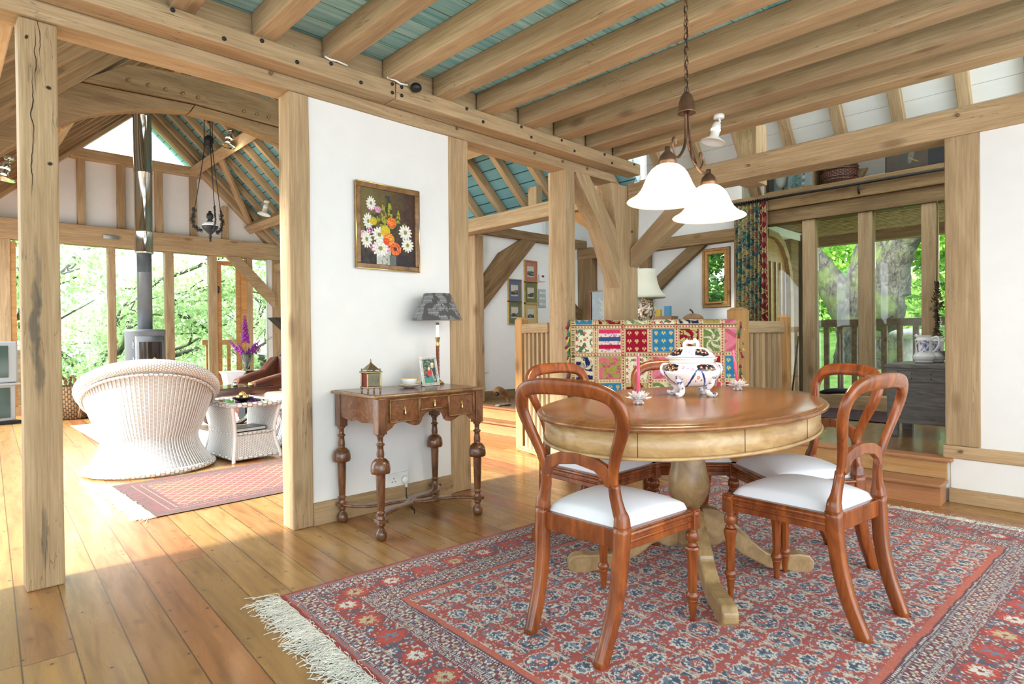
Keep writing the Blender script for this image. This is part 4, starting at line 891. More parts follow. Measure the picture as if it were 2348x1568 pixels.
# ---- diagonal balustrade round the stair, with newels and the throw
def newel(name, x, y, z1, w, lab, rz=0):
    o = MB(); o.box((0, 0, z1/2), (w, w, z1)); h = w/2; k = h*.55
    o.add([(-h, -h, z1), (h, -h, z1), (h, h, z1), (-h, h, z1), (-k, -k, z1+.022), (k, -k, z1+.022), (k, k, z1+.022), (-k, k, z1+.022)], [(0, 1, 5, 4), (1, 2, 6, 5), (2, 3, 7, 6), (3, 0, 4, 7), (4, 5, 6, 7)])
    ob = o.o(name, 'oak_orange_z', loc=(x, y, 0), rot=(0, 0, rz), bevel=.003); return tag(ob, lab, 'post')
newel('newel_post', 4.60, 2.19, 1.235, .125, 'squat oak newel post with chamfered top at the right end of the throw')
newel('newel_post', 5.40, 2.15, 1.19, .085, 'oak newel post with chamfered top right of the short balustrade')
newel('newel_post', 4.00, 4.02, 1.20, .09, 'orange oak newel top peeping out left of the throw post')
def balustrade(lab, A, Bp, zt, nb, fr=True, w=.042, top=.085, z0=0.0, mat='oak', skip=()):
    A, Bp = Vector(A), Vector(Bp); L = (Bp-A).length; ang = math.atan2((Bp-A).y, (Bp-A).x)
    t = thing('balustrade', lab, 'balustrade', (A.x, A.y, 0), ang)
    MB().box((L/2, 0, zt-top/2), (L, .055, top)).o('handrail', mat, t, bevel=.008)
    s0 = MB().box((0, 0, (z0+.03+zt-top)/2), (w, .026, zt-top-z0-.03)).o('baluster', 'oak_z', t, bevel=.002)
    for i in range(nb):
        x = L*(i+.5)/nb
        if i == 0: s0.location = (x, 0, 0); continue
        c = s0.copy(); COL.objects.link(c); c.parent = t; c.location = (x, 0, 0)
    MB().box((L/2, 0, z0+.015), (L, .05, .03)).o('base_rail', mat, t); return t
balustrade('short oak balustrade left of the throw post with close upright slats', (3.70, 3.385), (3.945, 3.93), 1.157, 6)
balustrade('oak balustrade hidden behind the patchwork throw', (3.79, 3.14), (4.53, 2.25), 1.150, 12)
balustrade('oak balustrade right of the throw with six upright slats', (4.64, 2.185), (5.35, 2.15), 1.153, 7, w=.05, top=.10)
# curved foot plate
mb = MB(); pts = [(3.70, 3.38), (3.80, 3.60), (3.86, 3.85), (3.92, 3.97)]; mb.tube(spl([(x-.03, y, .02) for x, y in pts], 5), .02, 6, rd=.012); tag(mb.o('foot_plate', 'palewood'), 'curved pale foot plate at the base of the left balustrade', 'plate')
def throw():
    Wd, st = 1.30, .004; Ht = 1.20
    nx, ny = int(Wd/st), int(Ht/st); U, V = np.meshgrid(np.linspace(0, Wd, nx+1), np.linspace(0, Ht, ny+1))   # V=0 back bottom edge .. over the rail .. front
    back = .14; s = V-back
    CR, RD = LIN(222, 200, 160), LIN(176, 40, 48); n1 = fbm(U*40, V*40, 3); n2 = fbm(U*90, V*90, 9, 2); n3 = fbm(U*22+7, V*22, 17)
    c = np.empty(U.shape+(3,)); c[:] = CR
    cols = [(.035, .165), (.215, .385), (.425, .595), (.635, .805), (.845, 1.0), (1.035, 1.165), (1.20, 1.29)]
    rows = [(-.14, .055), (.095, .275), (.310, .485), (.515, .69), (.72, .90), (.93, 1.06)]
    pal = {'blue': (LIN(52, 128, 168), LIN(214, 190, 120)), 'red': (LIN(150, 22, 44), LIN(226, 180, 130)), 'floral': (LIN(234, 224, 196), LIN(170, 50, 56)), 'stripe': (LIN(214, 60, 100), LIN(60, 90, 130)),
           'green': (LIN(112, 132, 74), LIN(222, 216, 180)), 'pink': (LIN(222, 126, 146), LIN(196, 96, 112)), 'navy': (LIN(34, 40, 84), LIN(220, 208, 180)), 'olive': (LIN(164, 156, 74), LIN(214, 110, 130)), 'claret': (LIN(190, 176, 120), LIN(140, 20, 36))}
    kinds = [['blue', 'claret', 'green', 'floral', 'navy', 'olive', 'pink'], ['floral', 'stripe', 'red', 'blue', 'claret', 'green', 'pink'], ['navy', 'olive', 'floral', 'pink', 'green', 'red', 'blue'],
             ['pink', 'blue', 'claret', 'green', 'floral', 'stripe', 'claret'], ['red', 'green', 'blue', 'navy', 'pink', 'floral', 'olive'], ['blue', 'floral', 'olive', 'red', 'green', 'navy', 'pink']]
    for r, (v0, v1) in enumerate(rows):
        for q, (u0, u1) in enumerate(cols):
            m = (U > u0) & (U < u1) & (s > v0) & (s < v1); kd = kinds[r][q]; A, Bc = pal[kd]; c[m] = A
            if kd == 'stripe':
                w = ((s-v0)/.030) % 6; c[m & (w > 1) & (w < 2)] = LIN(236, 214, 210); c[m & (w > 2) & (w < 3)] = LIN(56, 84, 124); c[m & (w > 3) & (w < 4)] = LIN(234, 210, 208); c[m & (w > 4) & (w < 5)] = LIN(190, 20, 60); c[m & (w > 5)] = LIN(236, 214, 210)
                c[m & (n2 > .6) & ((w % 2 > 1))] = LIN(150, 120, 150)
            elif kd in ('red', 'blue'):
                gx = ((U-u0) % .058)-.029; gy = ((s-v0+.02*0) % .062)-.031; rr = np.hypot(gx, gy)
                c[m & (rr < .016) & (gy < .006) & (np.abs(gx) > .003)] = Bc; c[m & (np.abs(gx) < .005) & (gy > 0) & (gy < .018)] = Bc
                c[m] = (c*(.86+.28*fbm(U*90, s*6, 4)[..., None]))[m] if kd == 'red' else (c*(.80+.4*fbm(U*6, s*80, 4)[..., None]))[m]
            elif kd in ('floral',):
                gx = ((U-u0+.02) % .06)-.03; gy = ((s-v0) % .052)-.026; c[m & (n1 > .60)] = LIN(84, 116, 84); c[m & flower(gx, gy, .015, 5, .25)] = Bc; c[m & flower(gx, gy, .004, 5, .1)] = LIN(230, 190, 120)
            elif kd == 'pink': z_ = np.abs((((U-u0)*14+np.abs(((s-v0)*10) % 2-1)*2) % 2)-1); c[m & (z_ > .62)] = Bc
            else:
                cx, cy = (u0+u1)/2, (v0+v1)/2; a = np.arctan2(s-cy, U-cx); r_ = np.hypot(U-cx, s-cy); sc = np.sin(a*5+r_*70+q)
                c[m & (sc*.35+n3 > .62)] = Bc; c[m & (np.abs(n3-.5) < .03)] = Bc*.6
    inb = np.ones(U.shape, bool)
    for (v0, v1) in rows:
        for (u0, u1) in cols: inb &= ~((U > u0-.004) & (U < u1+.004) & (s > v0-.004) & (s < v1+.004))
    for (u0, u1), (w0, w1) in zip(cols, cols[1:]):
        cu = (u1+w0)/2; gy = (s % .022)-.011; c[inb & (np.hypot((U-cu)*1.3, gy) < .0075)] = RD; c[inb & (np.abs(np.abs(U-cu)-.014) < .0022)] = LIN(150, 130, 80)
    for (v0, v1), (w0, w1) in zip(rows, rows[1:]):
        cv = (v1+w0)/2; gx = (U % .024)-.012; c[inb & (np.hypot(gx, (s-cv)*1.3) < .0065)] = RD*.9; c[inb & (np.abs(np.abs(s-cv)-.013) < .0022)] = LIN(90, 74, 44)
    c[(U < .028) & (((s/.014) % 1) < .5)] = LIN(96, 74, 40); c[(U > 1.292)] = LIN(170, 140, 80)
    c = c*(.86+.26*n2[..., None])
    # shape: over a rail of half width .04 at height 1.168
    hw = .042; arc = PI*hw*.7
    t = V-back+arc/2
    x = np.where(t < 0, hw, np.where(t > arc, -hw, hw*np.cos(np.clip(t/arc, 0, 1)*PI)))
    z = np.where(t < 0, 1.14+t, np.where(t > arc, 1.14-(t-arc), 1.14+.028*np.sin(np.clip(t/arc, 0, 1)*PI)))
    wv = .010*np.sin(U*16+1)*np.clip(1.15-z, 0, .6)+.012*(fbm(U*5, V*3, 6)-.5)
    y = x+np.where(t > arc, -np.abs(wv)-.10*np.clip(1.13-z, 0, 1)*0, 0)
    pos = np.stack([U-Wd/2, y, z], -1)
    o = thing('patchwork_throw', 'patchwork throw of red, blue, green and pink squares hung over the balustrade', 'throw', (4.10, 2.648, 0), math.atan2(2.198-3.092, 4.564-3.637))
    np_grid('cloth', nx, ny, pos, 'fabric', o, c)
    rr = random.Random(3); tm = {k: None for k in ('green_tassel', 'maroon_tassel', 'yellow_tassel')}
    for k in tm:
        tm[k] = MB().lathe([(.0001, .004), (.005, 0), (.007, -.006), (.004, -.010), (.008, -.030), (.011, -.048), (.0001, -.049)], 8)
    for s in (-1, 1):
        z = 1.165; k = 0
        while z > .70:
            nm = list(tm)[k % 3]; ob = tm[nm].o('tassel', nm, o, loc=(s*(Wd/2+.006+rr.uniform(0, .02)), -.05+rr.uniform(-.02, .01), z), rot=(rr.uniform(-.4, .4), s*rr.uniform(-.2, .7)*-1, 0)); z -= .026; k += 1
        MB().tube([(s*(Wd/2+.004), -.046, 1.165-i*.03+.0) for i in range(16)], .005, 6).o('cord', 'yellow_tassel', o)
throw()
# ---- pendant lamp
pl = thing('pendant_lamp', 'bronze chain pendant with two lit white glass bell shades over the table', 'pendant lamp', (2.425, 1.385, 0))
q = Vector(pl.location)
mb = MB(); z = 2.655; k = 0
while z > 2.125:
    a = (k % 2)*PI/2; pts = [(math.cos(a)*.009*math.cos(t), math.sin(a)*.009*math.cos(t), z-.019+.019*math.sin(t)) for t in [2*PI*i/10 for i in range(10)]]
    mb.tube(pts, .0028, 5, closed=True); z -= .030; k += 1
mb.o('chain', 'bronze', pl)
MB().tube([(.006*math.sin(i*.9), .006*math.cos(i*.9), 2.67-i*.029) for i in range(20)], .0025, 5).o('cord', 'iron', pl)
MB().lathe([(.0001, 2.122), (.012, 2.118), (.026, 2.100), (.034, 2.070), (.036, 2.040), (.040, 2.030), (.040, 2.026), (.034, 2.028), (.0001, 2.032)], 24).o('ceiling_cup', 'bronze', pl)
def shade(px, py, side):
    s = Vector((px, py, 0))-q; d = s.normalized()
    pts = spl([Vector((0, 0, 2.03))+d*.012, Vector((0, 0, 1.93))+d*.012, Vector((0, 0, 1.87))+d*.03, Vector((0, 0, 1.815))+d*.09, Vector((0, 0, 1.795))+d*.145, Vector((0, 0, 1.80))+d*.195, Vector((0, 0, 1.818))+s*.98, Vector((0, 0, 1.80))+s], 6)
    MB().tube(pts, .0065, 10).o('arm', 'bronze', pl)
    c = spl([Vector((0, 0, 1.80))+d*.13, Vector((0, 0, 1.84))+d*.165, Vector((0, 0, 1.875))+d*.16, Vector((0, 0, 1.88))+d*.135, Vector((0, 0, 1.855))+d*.13], 5)
    MB().tube(c, .0045, 8).o('scroll', 'bronze', pl)
    MB().lathe([(.0001, 1.825), (.011, 1.822), (.011, 1.805), (.016, 1.80), (.030, 1.785), (.036, 1.765), (.038, 1.745), (.0001, 1.745)], 20, tuple(s)).o('socket_cap', 'bronze', pl)
    pr = [(.034, 1.748), (.050, 1.741), (.067, 1.727), (.082, 1.706), (.092, 1.684), (.101, 1.662), (.112, 1.642), (.128, 1.624), (.147, 1.611), (.163, 1.603), (.168, 1.598), (.165, 1.595), (.150, 1.604), (.128, 1.617), (.109, 1.637), (.097, 1.660), (.087, 1.684), (.077, 1.704), (.062, 1.723), (.045, 1.736)]
    sh = MB().lathe(pr, 40, tuple(s)).o('glass_shade', 'opal', pl)
    MB().ball(tuple(s+Vector((0, 0, 1.665))), .028).o('bulb', 'bulb', pl)
    lamp('pendant_light', 'POINT', tuple(s+Vector((0, 0, 1.645))), 18, (1, .82, .6), shadow_soft_size=.08, parent=pl)
shade(2.204, 1.348, -1); shade(2.652, 1.402, 1)
MB().tube(spl([(.002, -.008, 2.03), (.006, -.014, 1.90), (-.012, -.03, 1.82), (0, -.045, 1.785), (.014, -.03, 1.82), (.004, -.012, 1.90)], 6), .005, 8).o('centre_loop', 'bronze', pl)
# ---- spotlights
def spot(loc, lab, lit=0, rz=0, s=1, d=(0, 0, -1), mat='plastic'):
    t = thing('spotlight', lab, 'spotlight', loc, rz); t.scale = (s, s, s)
    MB().lathe([(.0001, .0), (.036, 0), (.036, -.022), (.030, -.026), (.0001, -.026)], 20).o('mount', mat, t)
    MB().tube([(0, 0, -.02), (.006, 0, -.045), (-.004, 0, -.06)], .008, 8).o('swivel', mat, t)
    R = Matrix.Rotation(.22, 4, 'Y')
    MB().lathe([(.0001, -.045), (.016, -.05), (.026, -.062), (.030, -.082), (.031, -.10), (.028, -.102), (.028, -.108), (.030, -.110), (.030, -.145), (.034, -.152), (.058, -.168), (.082, -.186), (.084, -.190), (.080, -.190), (.056, -.174), (.030, -.16), (.0001, -.155)], 28, M4=R).o('lamp_head', mat, t)
    if lit:
        MB().lathe([(.0315, -.100), (.0322, -.102), (.0322, -.108), (.0315, -.110)], 20, M4=R).o('glow_slots', 'bulb', t)
    return t
spot((3.895, 1.98, 2.545), 'white spotlight with flared shade hanging from a joist beside the pendant', 1, math.radians(-50), 1.0)
# ================================================================== CONSOLE TABLE AND WHAT STANDS ON IT
ct = thing('console_table', 'antique walnut side table with three drawers, turned legs and crossed stretcher by the white wall', 'table', (1.978, 2.905, 0), math.radians(-1.5))
HW, HD = .320, .215
mb = MB(); v = []
mb.box((0, 0, .739), (.735, .495, .018)); mb.o('table_top', 'walnut_edge', ct, bevel=.007)
mb = MB(); mb.box((0, 0, .7485), (.700, .460, .003)); mb.o('top_veneer', 'walnut', ct, bevel=.001)
def apron_poly(x0, x1, top, pts): return [(x0, top)]+pts+[(x1, top)]
fr = [(-HW-.02, .730), (-HW-.02, .560), (-HW+.035, .560), (-HW+.06, .575), (-HW+.075, .592), (-HW+.10, .600), (-.18, .598), (-.145, .580), (-.12, .572), (-.095, .575), (-.08, .588), (-.072, .61), (-.05, .632), (-.02, .642), (.02, .642), (.05, .632), (.072, .61), (.08, .588), (.095, .575), (.12, .572), (.145, .580), (.18, .598), (HW-.10, .600), (HW-.075, .592), (HW-.06, .575), (HW-.035, .560), (HW+.02, .560), (HW+.02, .730)]
MB().prism(fr, -HD-.018, -HD+.004, 'xz').o('front_frieze', 'walnut', ct, fix=True)
sd = [(-HD-.01, .730), (-HD-.01, .585), (-HD+.05, .60), (-.06, .590), (0, .60), (.06, .59), (HD-.05, .60), (HD+.01, .585), (HD+.01, .730)]
for s in (-1, 1): MB().prism(sd, s*(HW+.012)-.006, s*(HW+.012)+.006, 'yz').o('side_panel', 'walnut', ct, fix=True)
boxo('back_panel', (-HW, HD-.01, .58), (HW, HD+.002, .73), 'walnut', ct)
for sx in (-1, 1):
    for sy in (-1, 1):
        boxo('corner_block', (sx*HW-.026, sy*HD-.026, .545), (sx*HW+.026, sy*HD+.026, .730), 'walnut_leg', ct, bevel=.003)
        pr = [(.020, .545), (.024, .540), (.015, .530), (.014, .505), (.016, .500), (.022, .497), (.022, .490), (.016, .486), (.0165, .470), (.020, .445), (.019, .432), (.018, .424), (.030, .418), (.043, .404), (.049, .384), (.051, .360), (.048, .346), (.036, .343), (.0245, .342), (.0245, .335), (.0225, .25), (.0185, .155), (.0165, .150), (.022, .146), (.024, .141), (.017, .135), (.0155, .122), (.021, .112), (.022, .108)]
        MB().lathe(pr[::-1], 24, (sx*HW, sy*HD, 0)).o('leg', 'walnut_leg', ct)
        o = MB().box((sx*HW, sy*HD, .100), (.056, .056, .018), rz=PI/4*0).o('foot_block', 'walnut_leg', ct, bevel=.002)
        MB().lathe([(.012, .0), (.022, .002), (.029, .014), (.030, .030), (.026, .046), (.016, .058), (.014, .066), (.020, .076), (.021, .092)], 20, (sx*HW, sy*HD, 0)).o('bun_foot', 'walnut_leg', ct)
for s1, s2 in ((-1, -1), (1, -1), (-1, 1), (1, 1)):
    pts = spl([(s1*HW, s2*HD, .100), (s1*HW*.80, s2*HD*.52, .100), (s1*HW*.48, s2*HD*.30, .100), (s1*HW*.18, s2*HD*.22, .100), (0, 0, .100)], 6); n = len(pts)
    MB().tube(pts, [.022+.012*math.sin(PI*i/(n-1)) for i in range(n)], 12, rd=.008, normal=(0, 0, 1), sq=.4).o('stretcher', 'walnut_leg', ct)
for x0, x1, z0, z1 in ((-.275, -.100, .604, .718), (-.093, .093, .655, .718), (.100, .275, .604, .718)):
    d = boxo('drawer', (x0, -HD-.024, z0), (x1, -HD-.016, z1), 'walnut', ct)
    cx, cz = d.location.x, d.location.z; y = -.008
    fm = MB(); a, bb = (x1-x0)/2, (z1-z0)/2
    for p, q_ in (((-a, y, -bb), (a, y, -bb)), ((a, y, -bb), (a, y, bb)), ((a, y, bb), (-a, y, bb)), ((-a, y, bb), (-a, y, -bb))): fm.tube([p, q_], .0042, 6)
    fm.o('cock_bead', 'walnut_edge', d)
    h = MB(); 
    st_ = [((.013 if k % 2 else .006)*math.sin(PI*k/6), (.013 if k % 2 else .006)*math.cos(PI*k/6)+.010) for k in range(12)]
    h.prism([(x, z) for x, z in st_], -.010, -.007, 'xz'); h.ball((0, -.014, .010), .005, 8, 6)
    h.lathe([(.0001, -.026), (.004, -.025), (.0062, -.018), (.005, -.010), (.0028, -.002), (.004, .002), (.002, .008)], 10, (0, -.014, 0))
    h.o('drop_handle', 'brass', d)
# lamp
lx, ly = 2.270, 3.025
lp = thing('table_lamp', 'slim table lamp with dark speckled feather shade at the right end of the console', 'lamp', (lx, ly, .75))
MB().lathe([(.040, 0), (.042, .006), (.036, .012), (.034, .016), (.022, .022), (.013, .030), (.012, .040)], 6, smooth=False).o('base', 'brass', lp)
col = MB(); 
def twist(u, v):
    a = 2*PI*u; r = .0095+.0016*math.cos(6*a); aa = a+v*9; return (r*math.cos(aa), r*math.sin(aa), .035+v*.205)
col.grid(twist, 48, 60, closed_u=True); col.o('column', 'mahogany', lp)
MB().lathe([(.011, .238), (.013, .242), (.010, .250), (.008, .258), (.012, .268), (.015, .285), (.017, .292), (.0175, .294), (.0001, .294)], 16).o('candle_cup', 'brass', lp)
MB().lathe([(.009, .293), (.009, .372), (.0001, .373)], 14).o('candle_tube', 'wax', lp)
MB().lathe([(.0105, .370), (.0105, .384), (.0001, .385)], 12).o('lamp_holder', 'bronze', lp)
o = MB().lathe(dense([(.158, .398), (.084, .563)], 80)+[(.083, .563)]+dense([(.0815, .561), (.156, .399)], 4), 480).o('lamp_shade', 'print', lp)
vs = np.array([v.co[:] for v in o.data.vertices]); a = np.arctan2(vs[:, 1], vs[:, 0]); n_ = fbm(a*4, vs[:, 2]*25, 3)
dots = (np.sin(a*96+np.floor(vs[:, 2]/.0045)*PI/1.0) > .30) & (((vs[:, 2]/.0045) % 1) < .62) & (n_ > .46)
base = np.tile(LIN(84, 83, 82), (len(vs), 1))*(.92+.16*fbm(a*30, vs[:, 2]*160, 8)[:, None]); base[dots] = LIN(206, 208, 214); vcol(o, base)
MB().ball((0, 0, .43), .018, 10, 8).o('bulb', 'bulb', lp)
lamp('table_lamp_light', 'POINT', (0, 0, .43), 3.5, (1, .72, .42), shadow_soft_size=.02, parent=lp)
# photo frame
pf = thing('photo_frame', 'silver photo frame with a colour snapshot of two seated people, in front of the lamp', 'photo frame', (2.166, 2.955, .752), math.radians(0))
R = (math.radians(-12), 0, 0)
fm = MB(); fm.box((0, 0, .01), (.125, .008, .018)); fm.box((0, 0, .165), (.125, .008, .018)); fm.box((-.054, 0, .0875), (.018, .008, .16)); fm.box((.054, 0, .0875), (.018, .008, .16)); fm.ball((0, 0, .178), .008, 8, 6, sz=.8)
rr = random.Random(2)
for i in range(46):
    t = i/46*2*(.107+.155); x, z = ((-.0535+t, .01) if t < .107 else (.0535, .01+t-.107) if t < .262 else (.0535-(t-.262), .165) if t < .369 else (-.0535, .165-(t-.369)))
    fm.ball((x, -.004, z), .0065, 6, 4)
fm.o('frame', 'silverbright', pf, rot=R)
nx, ny = 90, 140; U, V = np.meshgrid(np.linspace(0, 1, nx+1), np.linspace(0, 1, ny+1)); c = np.empty(U.shape+(3,))
n1 = fbm(U*14, V*44, 2); c[:] = LIN(30, 62, 48); c[n1 > .5] = LIN(78, 108, 84); c[n1 > .62] = LIN(140, 160, 130)
def el(cx, cy, rx, ry, col, an=0):
    ca, sa = math.cos(an), math.sin(an); X, Y = (U-cx)*ca+(V-cy)*sa, -(U-cx)*sa+(V-cy)*ca; c[(X/rx)**2+(Y/ry)**2 < 1] = LIN(*col)
el(.3, .08, .5, .16, (60, 150, 120)); el(.3, .33, .12, .12, (20, 40, 90)); el(.44, .42, .17, .16, (205, 40, 38)); el(.46, .60, .10, .075, (235, 215, 180)); el(.66, .20, .2, .18, (70, 140, 150), .4); el(.78, .48, .19, .22, (38, 52, 72)); el(.70, .36, .05, .22, (225, 170, 130), .2); el(.74, .72, .12, .11, (226, 180, 150)); el(.76, .80, .12, .06, (236, 226, 200)); el(.85, .12, .07, .05, (225, 170, 130)); el(.1, .42, .12, .04, (210, 60, 50))
pos = np.stack([(U-.5)*.09, np.full(U.shape, -.0052), .016+V*.143], -1); np_grid('photograph', nx, ny, pos, 'print', pf, c, rot=R)
MB().bar((0, .040, .12), (0, .085, .004), .03, .003).o('strut', 'iron', pf)
# cup & saucer
cs = thing('saucer', 'white patterned saucer in the middle of the console', 'saucer', (1.995, 2.935, .7505))
MB().lathe([(.025, 0), (.030, .002), (.050, .010), (.068, .020), (.070, .022), (.066, .021), (.048, .013), (.0001, .006)], 32).o('dish', 'porcelain', cs)
MB().lathe([(.0655, .0215), (.0665, .0225), (.060, .0185)], 32).o('gilt_rim', 'gold', cs)
cp = thing('tea_cup', 'white tea cup with faint gilt pattern sitting on the saucer', 'cup', (1.995, 2.935, .757))
MB().lathe([(.018, 0), (.022, .004), (.030, .010), (.040, .022), (.044, .038), (.046, .048), (.044, .048), (.042, .036), (.036, .018), (.0001, .010)], 28).o('bowl', 'porcelain', cp)
MB().lathe([(.0462, .0465), (.0470, .0485), (.0445, .0485)], 28).o('gilt_rim', 'gold', cp)
MB().tube(spl([(.040, .0, .036), (.062, 0, .044), (.066, 0, .026), (.046, 0, .018)], 5), .003, 8).o('handle', 'gold', cp)
# little lantern / jewel box
plain('ruin_panel', (.16, .15, .10), .35, noise=.8)
ln = thing('jewel_casket', 'small brass pagoda casket with ruby lining at the left of the console', 'casket', (1.683, 2.835, .7505), math.radians(-4))
w = .036
for sx in (-1, 1):
    for sy in (-1, 1):
        MB().lathe([(.003, 0), (.006, .004), (.0035, .010), (.006, .018), (.007, .024), (.004, .026)], 8, (sx*w, sy*w, 0)).o('foot', 'bronze', ln)
        tw = MB(); tw.lathe([((.0045+.0012*((i % 2))), .032+i*.0045) for i in range(17)], 8, (sx*w, sy*w, 0)); tw.o('column', 'old_brass', ln)
boxo('base', (-w-.008, -w-.008, .025), (w+.008, w+.008, .033), 'old_brass', ln, bevel=.002); boxo('cornice', (-w-.010, -w-.010, .106), (w+.010, w+.010, .114), 'old_brass', ln, bevel=.002)
boxo('lining', (-w+.003, -w+.006, .034), (w-.003, w-.003, .106), 'ruby', ln)
boxo('painted_panel', (-w+.004, -w-.002, .036), (w-.004, -w+.001, .104), 'ruin_panel', ln); boxo('painted_panel', (-w+.004, w-.001, .036), (w-.004, w+.002, .104), 'ruin_panel', ln)
mb = MB(); n = 32; v = [(0, 0, .162)]; 
for k in range(n):
    a = 2*PI*k/n; sq_ = 1/max(abs(math.cos(a)), abs(math.sin(a))); r = .040*sq_**.8*(1 if k % 2 else .93); v.append((r*math.cos(a), r*math.sin(a), .122-.002*(k % 2)))
mb.add(v, [(0, 1+k, 1+(k+1) % n) for k in range(n)]); mb.o('pagoda_roof', 'old_brass', ln)
MB().lathe([(.0045, .158), (.006, .163), (.002, .168), (.004, .172), (.0001, .182)], 8).o('finial', 'bronze', ln)
for sx in (-1, 1):
    for sy in (-1, 1): MB().lathe([(.004, .113), (.005, .118), (.002, .122), (.004, .126), (.0001, .130)], 8, (sx*w, sy*w, 0)).o('corner_finial', 'bronze', ln)
# painting
pt = thing('flower_painting', 'gilt framed oil painting of daisies and orange flowers on the white wall', 'painting', (2.010, 3.180, 1.710))
PW, PH = .445, .510
fm = MB()
for (off, wd, y0, y1, mt) in ((0, .030, -.028, 0, 'walnut_edge'),):
    for a, b, c_, d_ in ((-PW/2, PW/2, -PH/2, -PH/2+wd), (-PW/2, PW/2, PH/2-wd, PH/2), (-PW/2, -PW/2+wd, -PH/2+wd, PH/2-wd), (PW/2-wd, PW/2, -PH/2+wd, PH/2-wd)):
        fm.box(((a+b)/2, (y0+y1)/2, (c_+d_)/2), (b-a, y1-y0, d_-c_))
fm.o('frame', 'walnut_edge', pt, bevel=.004)
fm = MB()
for wd, o_, r_ in ((.004, 0, .004), (.004, .026, .0035)):
    a, b = PW/2-o_, PH/2-o_
    for p, q_ in (((-a, -b), (a, -b)), ((a, -b), (a, b)), ((a, b), (-a, b)), ((-a, b), (-a, -b))): fm.tube([(p[0], -.026+.006*(o_ > 0), p[1]), (q_[0], -.026+.006*(o_ > 0), q_[1])], r_, 8)
fm.o('gilt_edge', 'gold', pt)
st_ = .0018; cw, chh = PW-.056, PH-.056; nx, ny = int(cw/st_), int(chh/st_); U, V = np.meshgrid(np.linspace(0, 1, nx+1), np.linspace(0, 1, ny+1)); V = 1-V
X = U*cw; Y = V*chh; n1 = fbm(X*60, Y*60, 3); n2 = fbm(X*160, Y*160, 7, 2); n3 = fbm(X*25, Y*25, 13)
c = np.empty(U.shape+(3,)); A = LIN(112, 98, 52); Bc = LIN(64, 36, 24); Dk = LIN(34, 24, 34)
tt = np.clip(U*1.3-.2+(n3-.5)*.6, 0, 1)[..., None]; c[:] = A*(1-tt)+Bc*tt; lo = np.clip((V-.60)*3+(n3-.5), 0, 1)[..., None]; c = c*(1-lo)+Dk*lo
c[(np.abs(U-.52)*1.1+np.abs(V-.52)*.9+(n3-.5)*.9) < .25] = LIN(48, 54, 34)
def sp(m, col): c[m] = np.clip(LIN(*col)*(.75+.5*n2[..., None]), 0, 1)[m]
for (cx, y0, y1, wd) in ((.42, .12, .50, .045), (.54, .16, .52, .05), (.68, .24, .42, .035), (.80, .40, .52, .04), (.33, .30, .55, .03)):
    m = (V > y0) & (V < y1) & (np.abs(U-cx-(n3-.5)*.05) < wd*(.4+(V-y0)/(y1-y0))) & (n1 > .42); sp(m, (168, 164, 44)); sp(m & (n2 > .62), (96, 120, 40))
def daisy(cx, cy, r, n=13, col=(236, 234, 224), cc=(150, 140, 60), ecc=1):
    dx, dy = (U-cx)*cw/ecc, (V-cy)*chh; a = np.arctan2(dy, dx); rr_ = np.hypot(dx, dy); sp(rr_ < r*(.66+.34*np.abs(np.cos(a*n/2)))*(.9+.25*n1), col); sp(rr_ < r*.26, cc)
def pom(cx, cy, r, col, c2):
    dx, dy = (U-cx)*cw, (V-cy)*chh; rr_ = np.hypot(dx, dy); m = rr_ < r*(.9+.2*n2); sp(m, col); sp(m & (n2 > .55), c2)
sp((np.abs(U-.42) < .13) & (V > .80), (196, 196, 184)); sp((np.abs(U-.44) < .06) & (V > .78) & (n1 > .5), (140, 144, 140)); sp((np.abs(U-.58) < .06) & (V > .86), (104, 108, 104))
for a in ((.20, .24, .026, (214, 130, 180)), (.18, .56, .020, (150, 40, 90)), (.06, .62, .024, (210, 150, 190)), (.47, .77, .022, (170, 40, 90)), (.24, .78, .022, (190, 90, 140)), (.32, .27, .02, (214, 140, 180))): pom(a[0], a[1], a[2], a[3], (230, 180, 210))
for a in ((.20, .20, .040, .8), (.15, .44, .046, .75), (.12, .68, .052, .7), (.34, .60, .050, 1), (.36, .78, .052, 1.1), (.82, .53, .048, 1), (.86, .70, .046, 1)): daisy(a[0], a[1], a[2], ecc=a[3])
pom(.57, .42, .033, (226, 96, 24), (240, 140, 50)); pom(.45, .545, .034, (226, 200, 30), (200, 170, 30)); pom(.24, .43, .024, (222, 200, 30), (180, 160, 30)); pom(.51, .65, .040, (232, 130, 40), (240, 170, 60)); pom(.47, .68, .022, (222, 70, 30), (230, 90, 40)); pom(.63, .77, .040, (214, 84, 34), (236, 130, 70)); pom(.63, .77, .012, (80, 30, 20), (90, 40, 20))
pos = np.stack([(U-.5)*cw, np.full(U.shape, -.014)-.0012*n2, (.5-V)*chh], -1)
np_grid('canvas', nx, ny, pos, 'paint', pt, c)
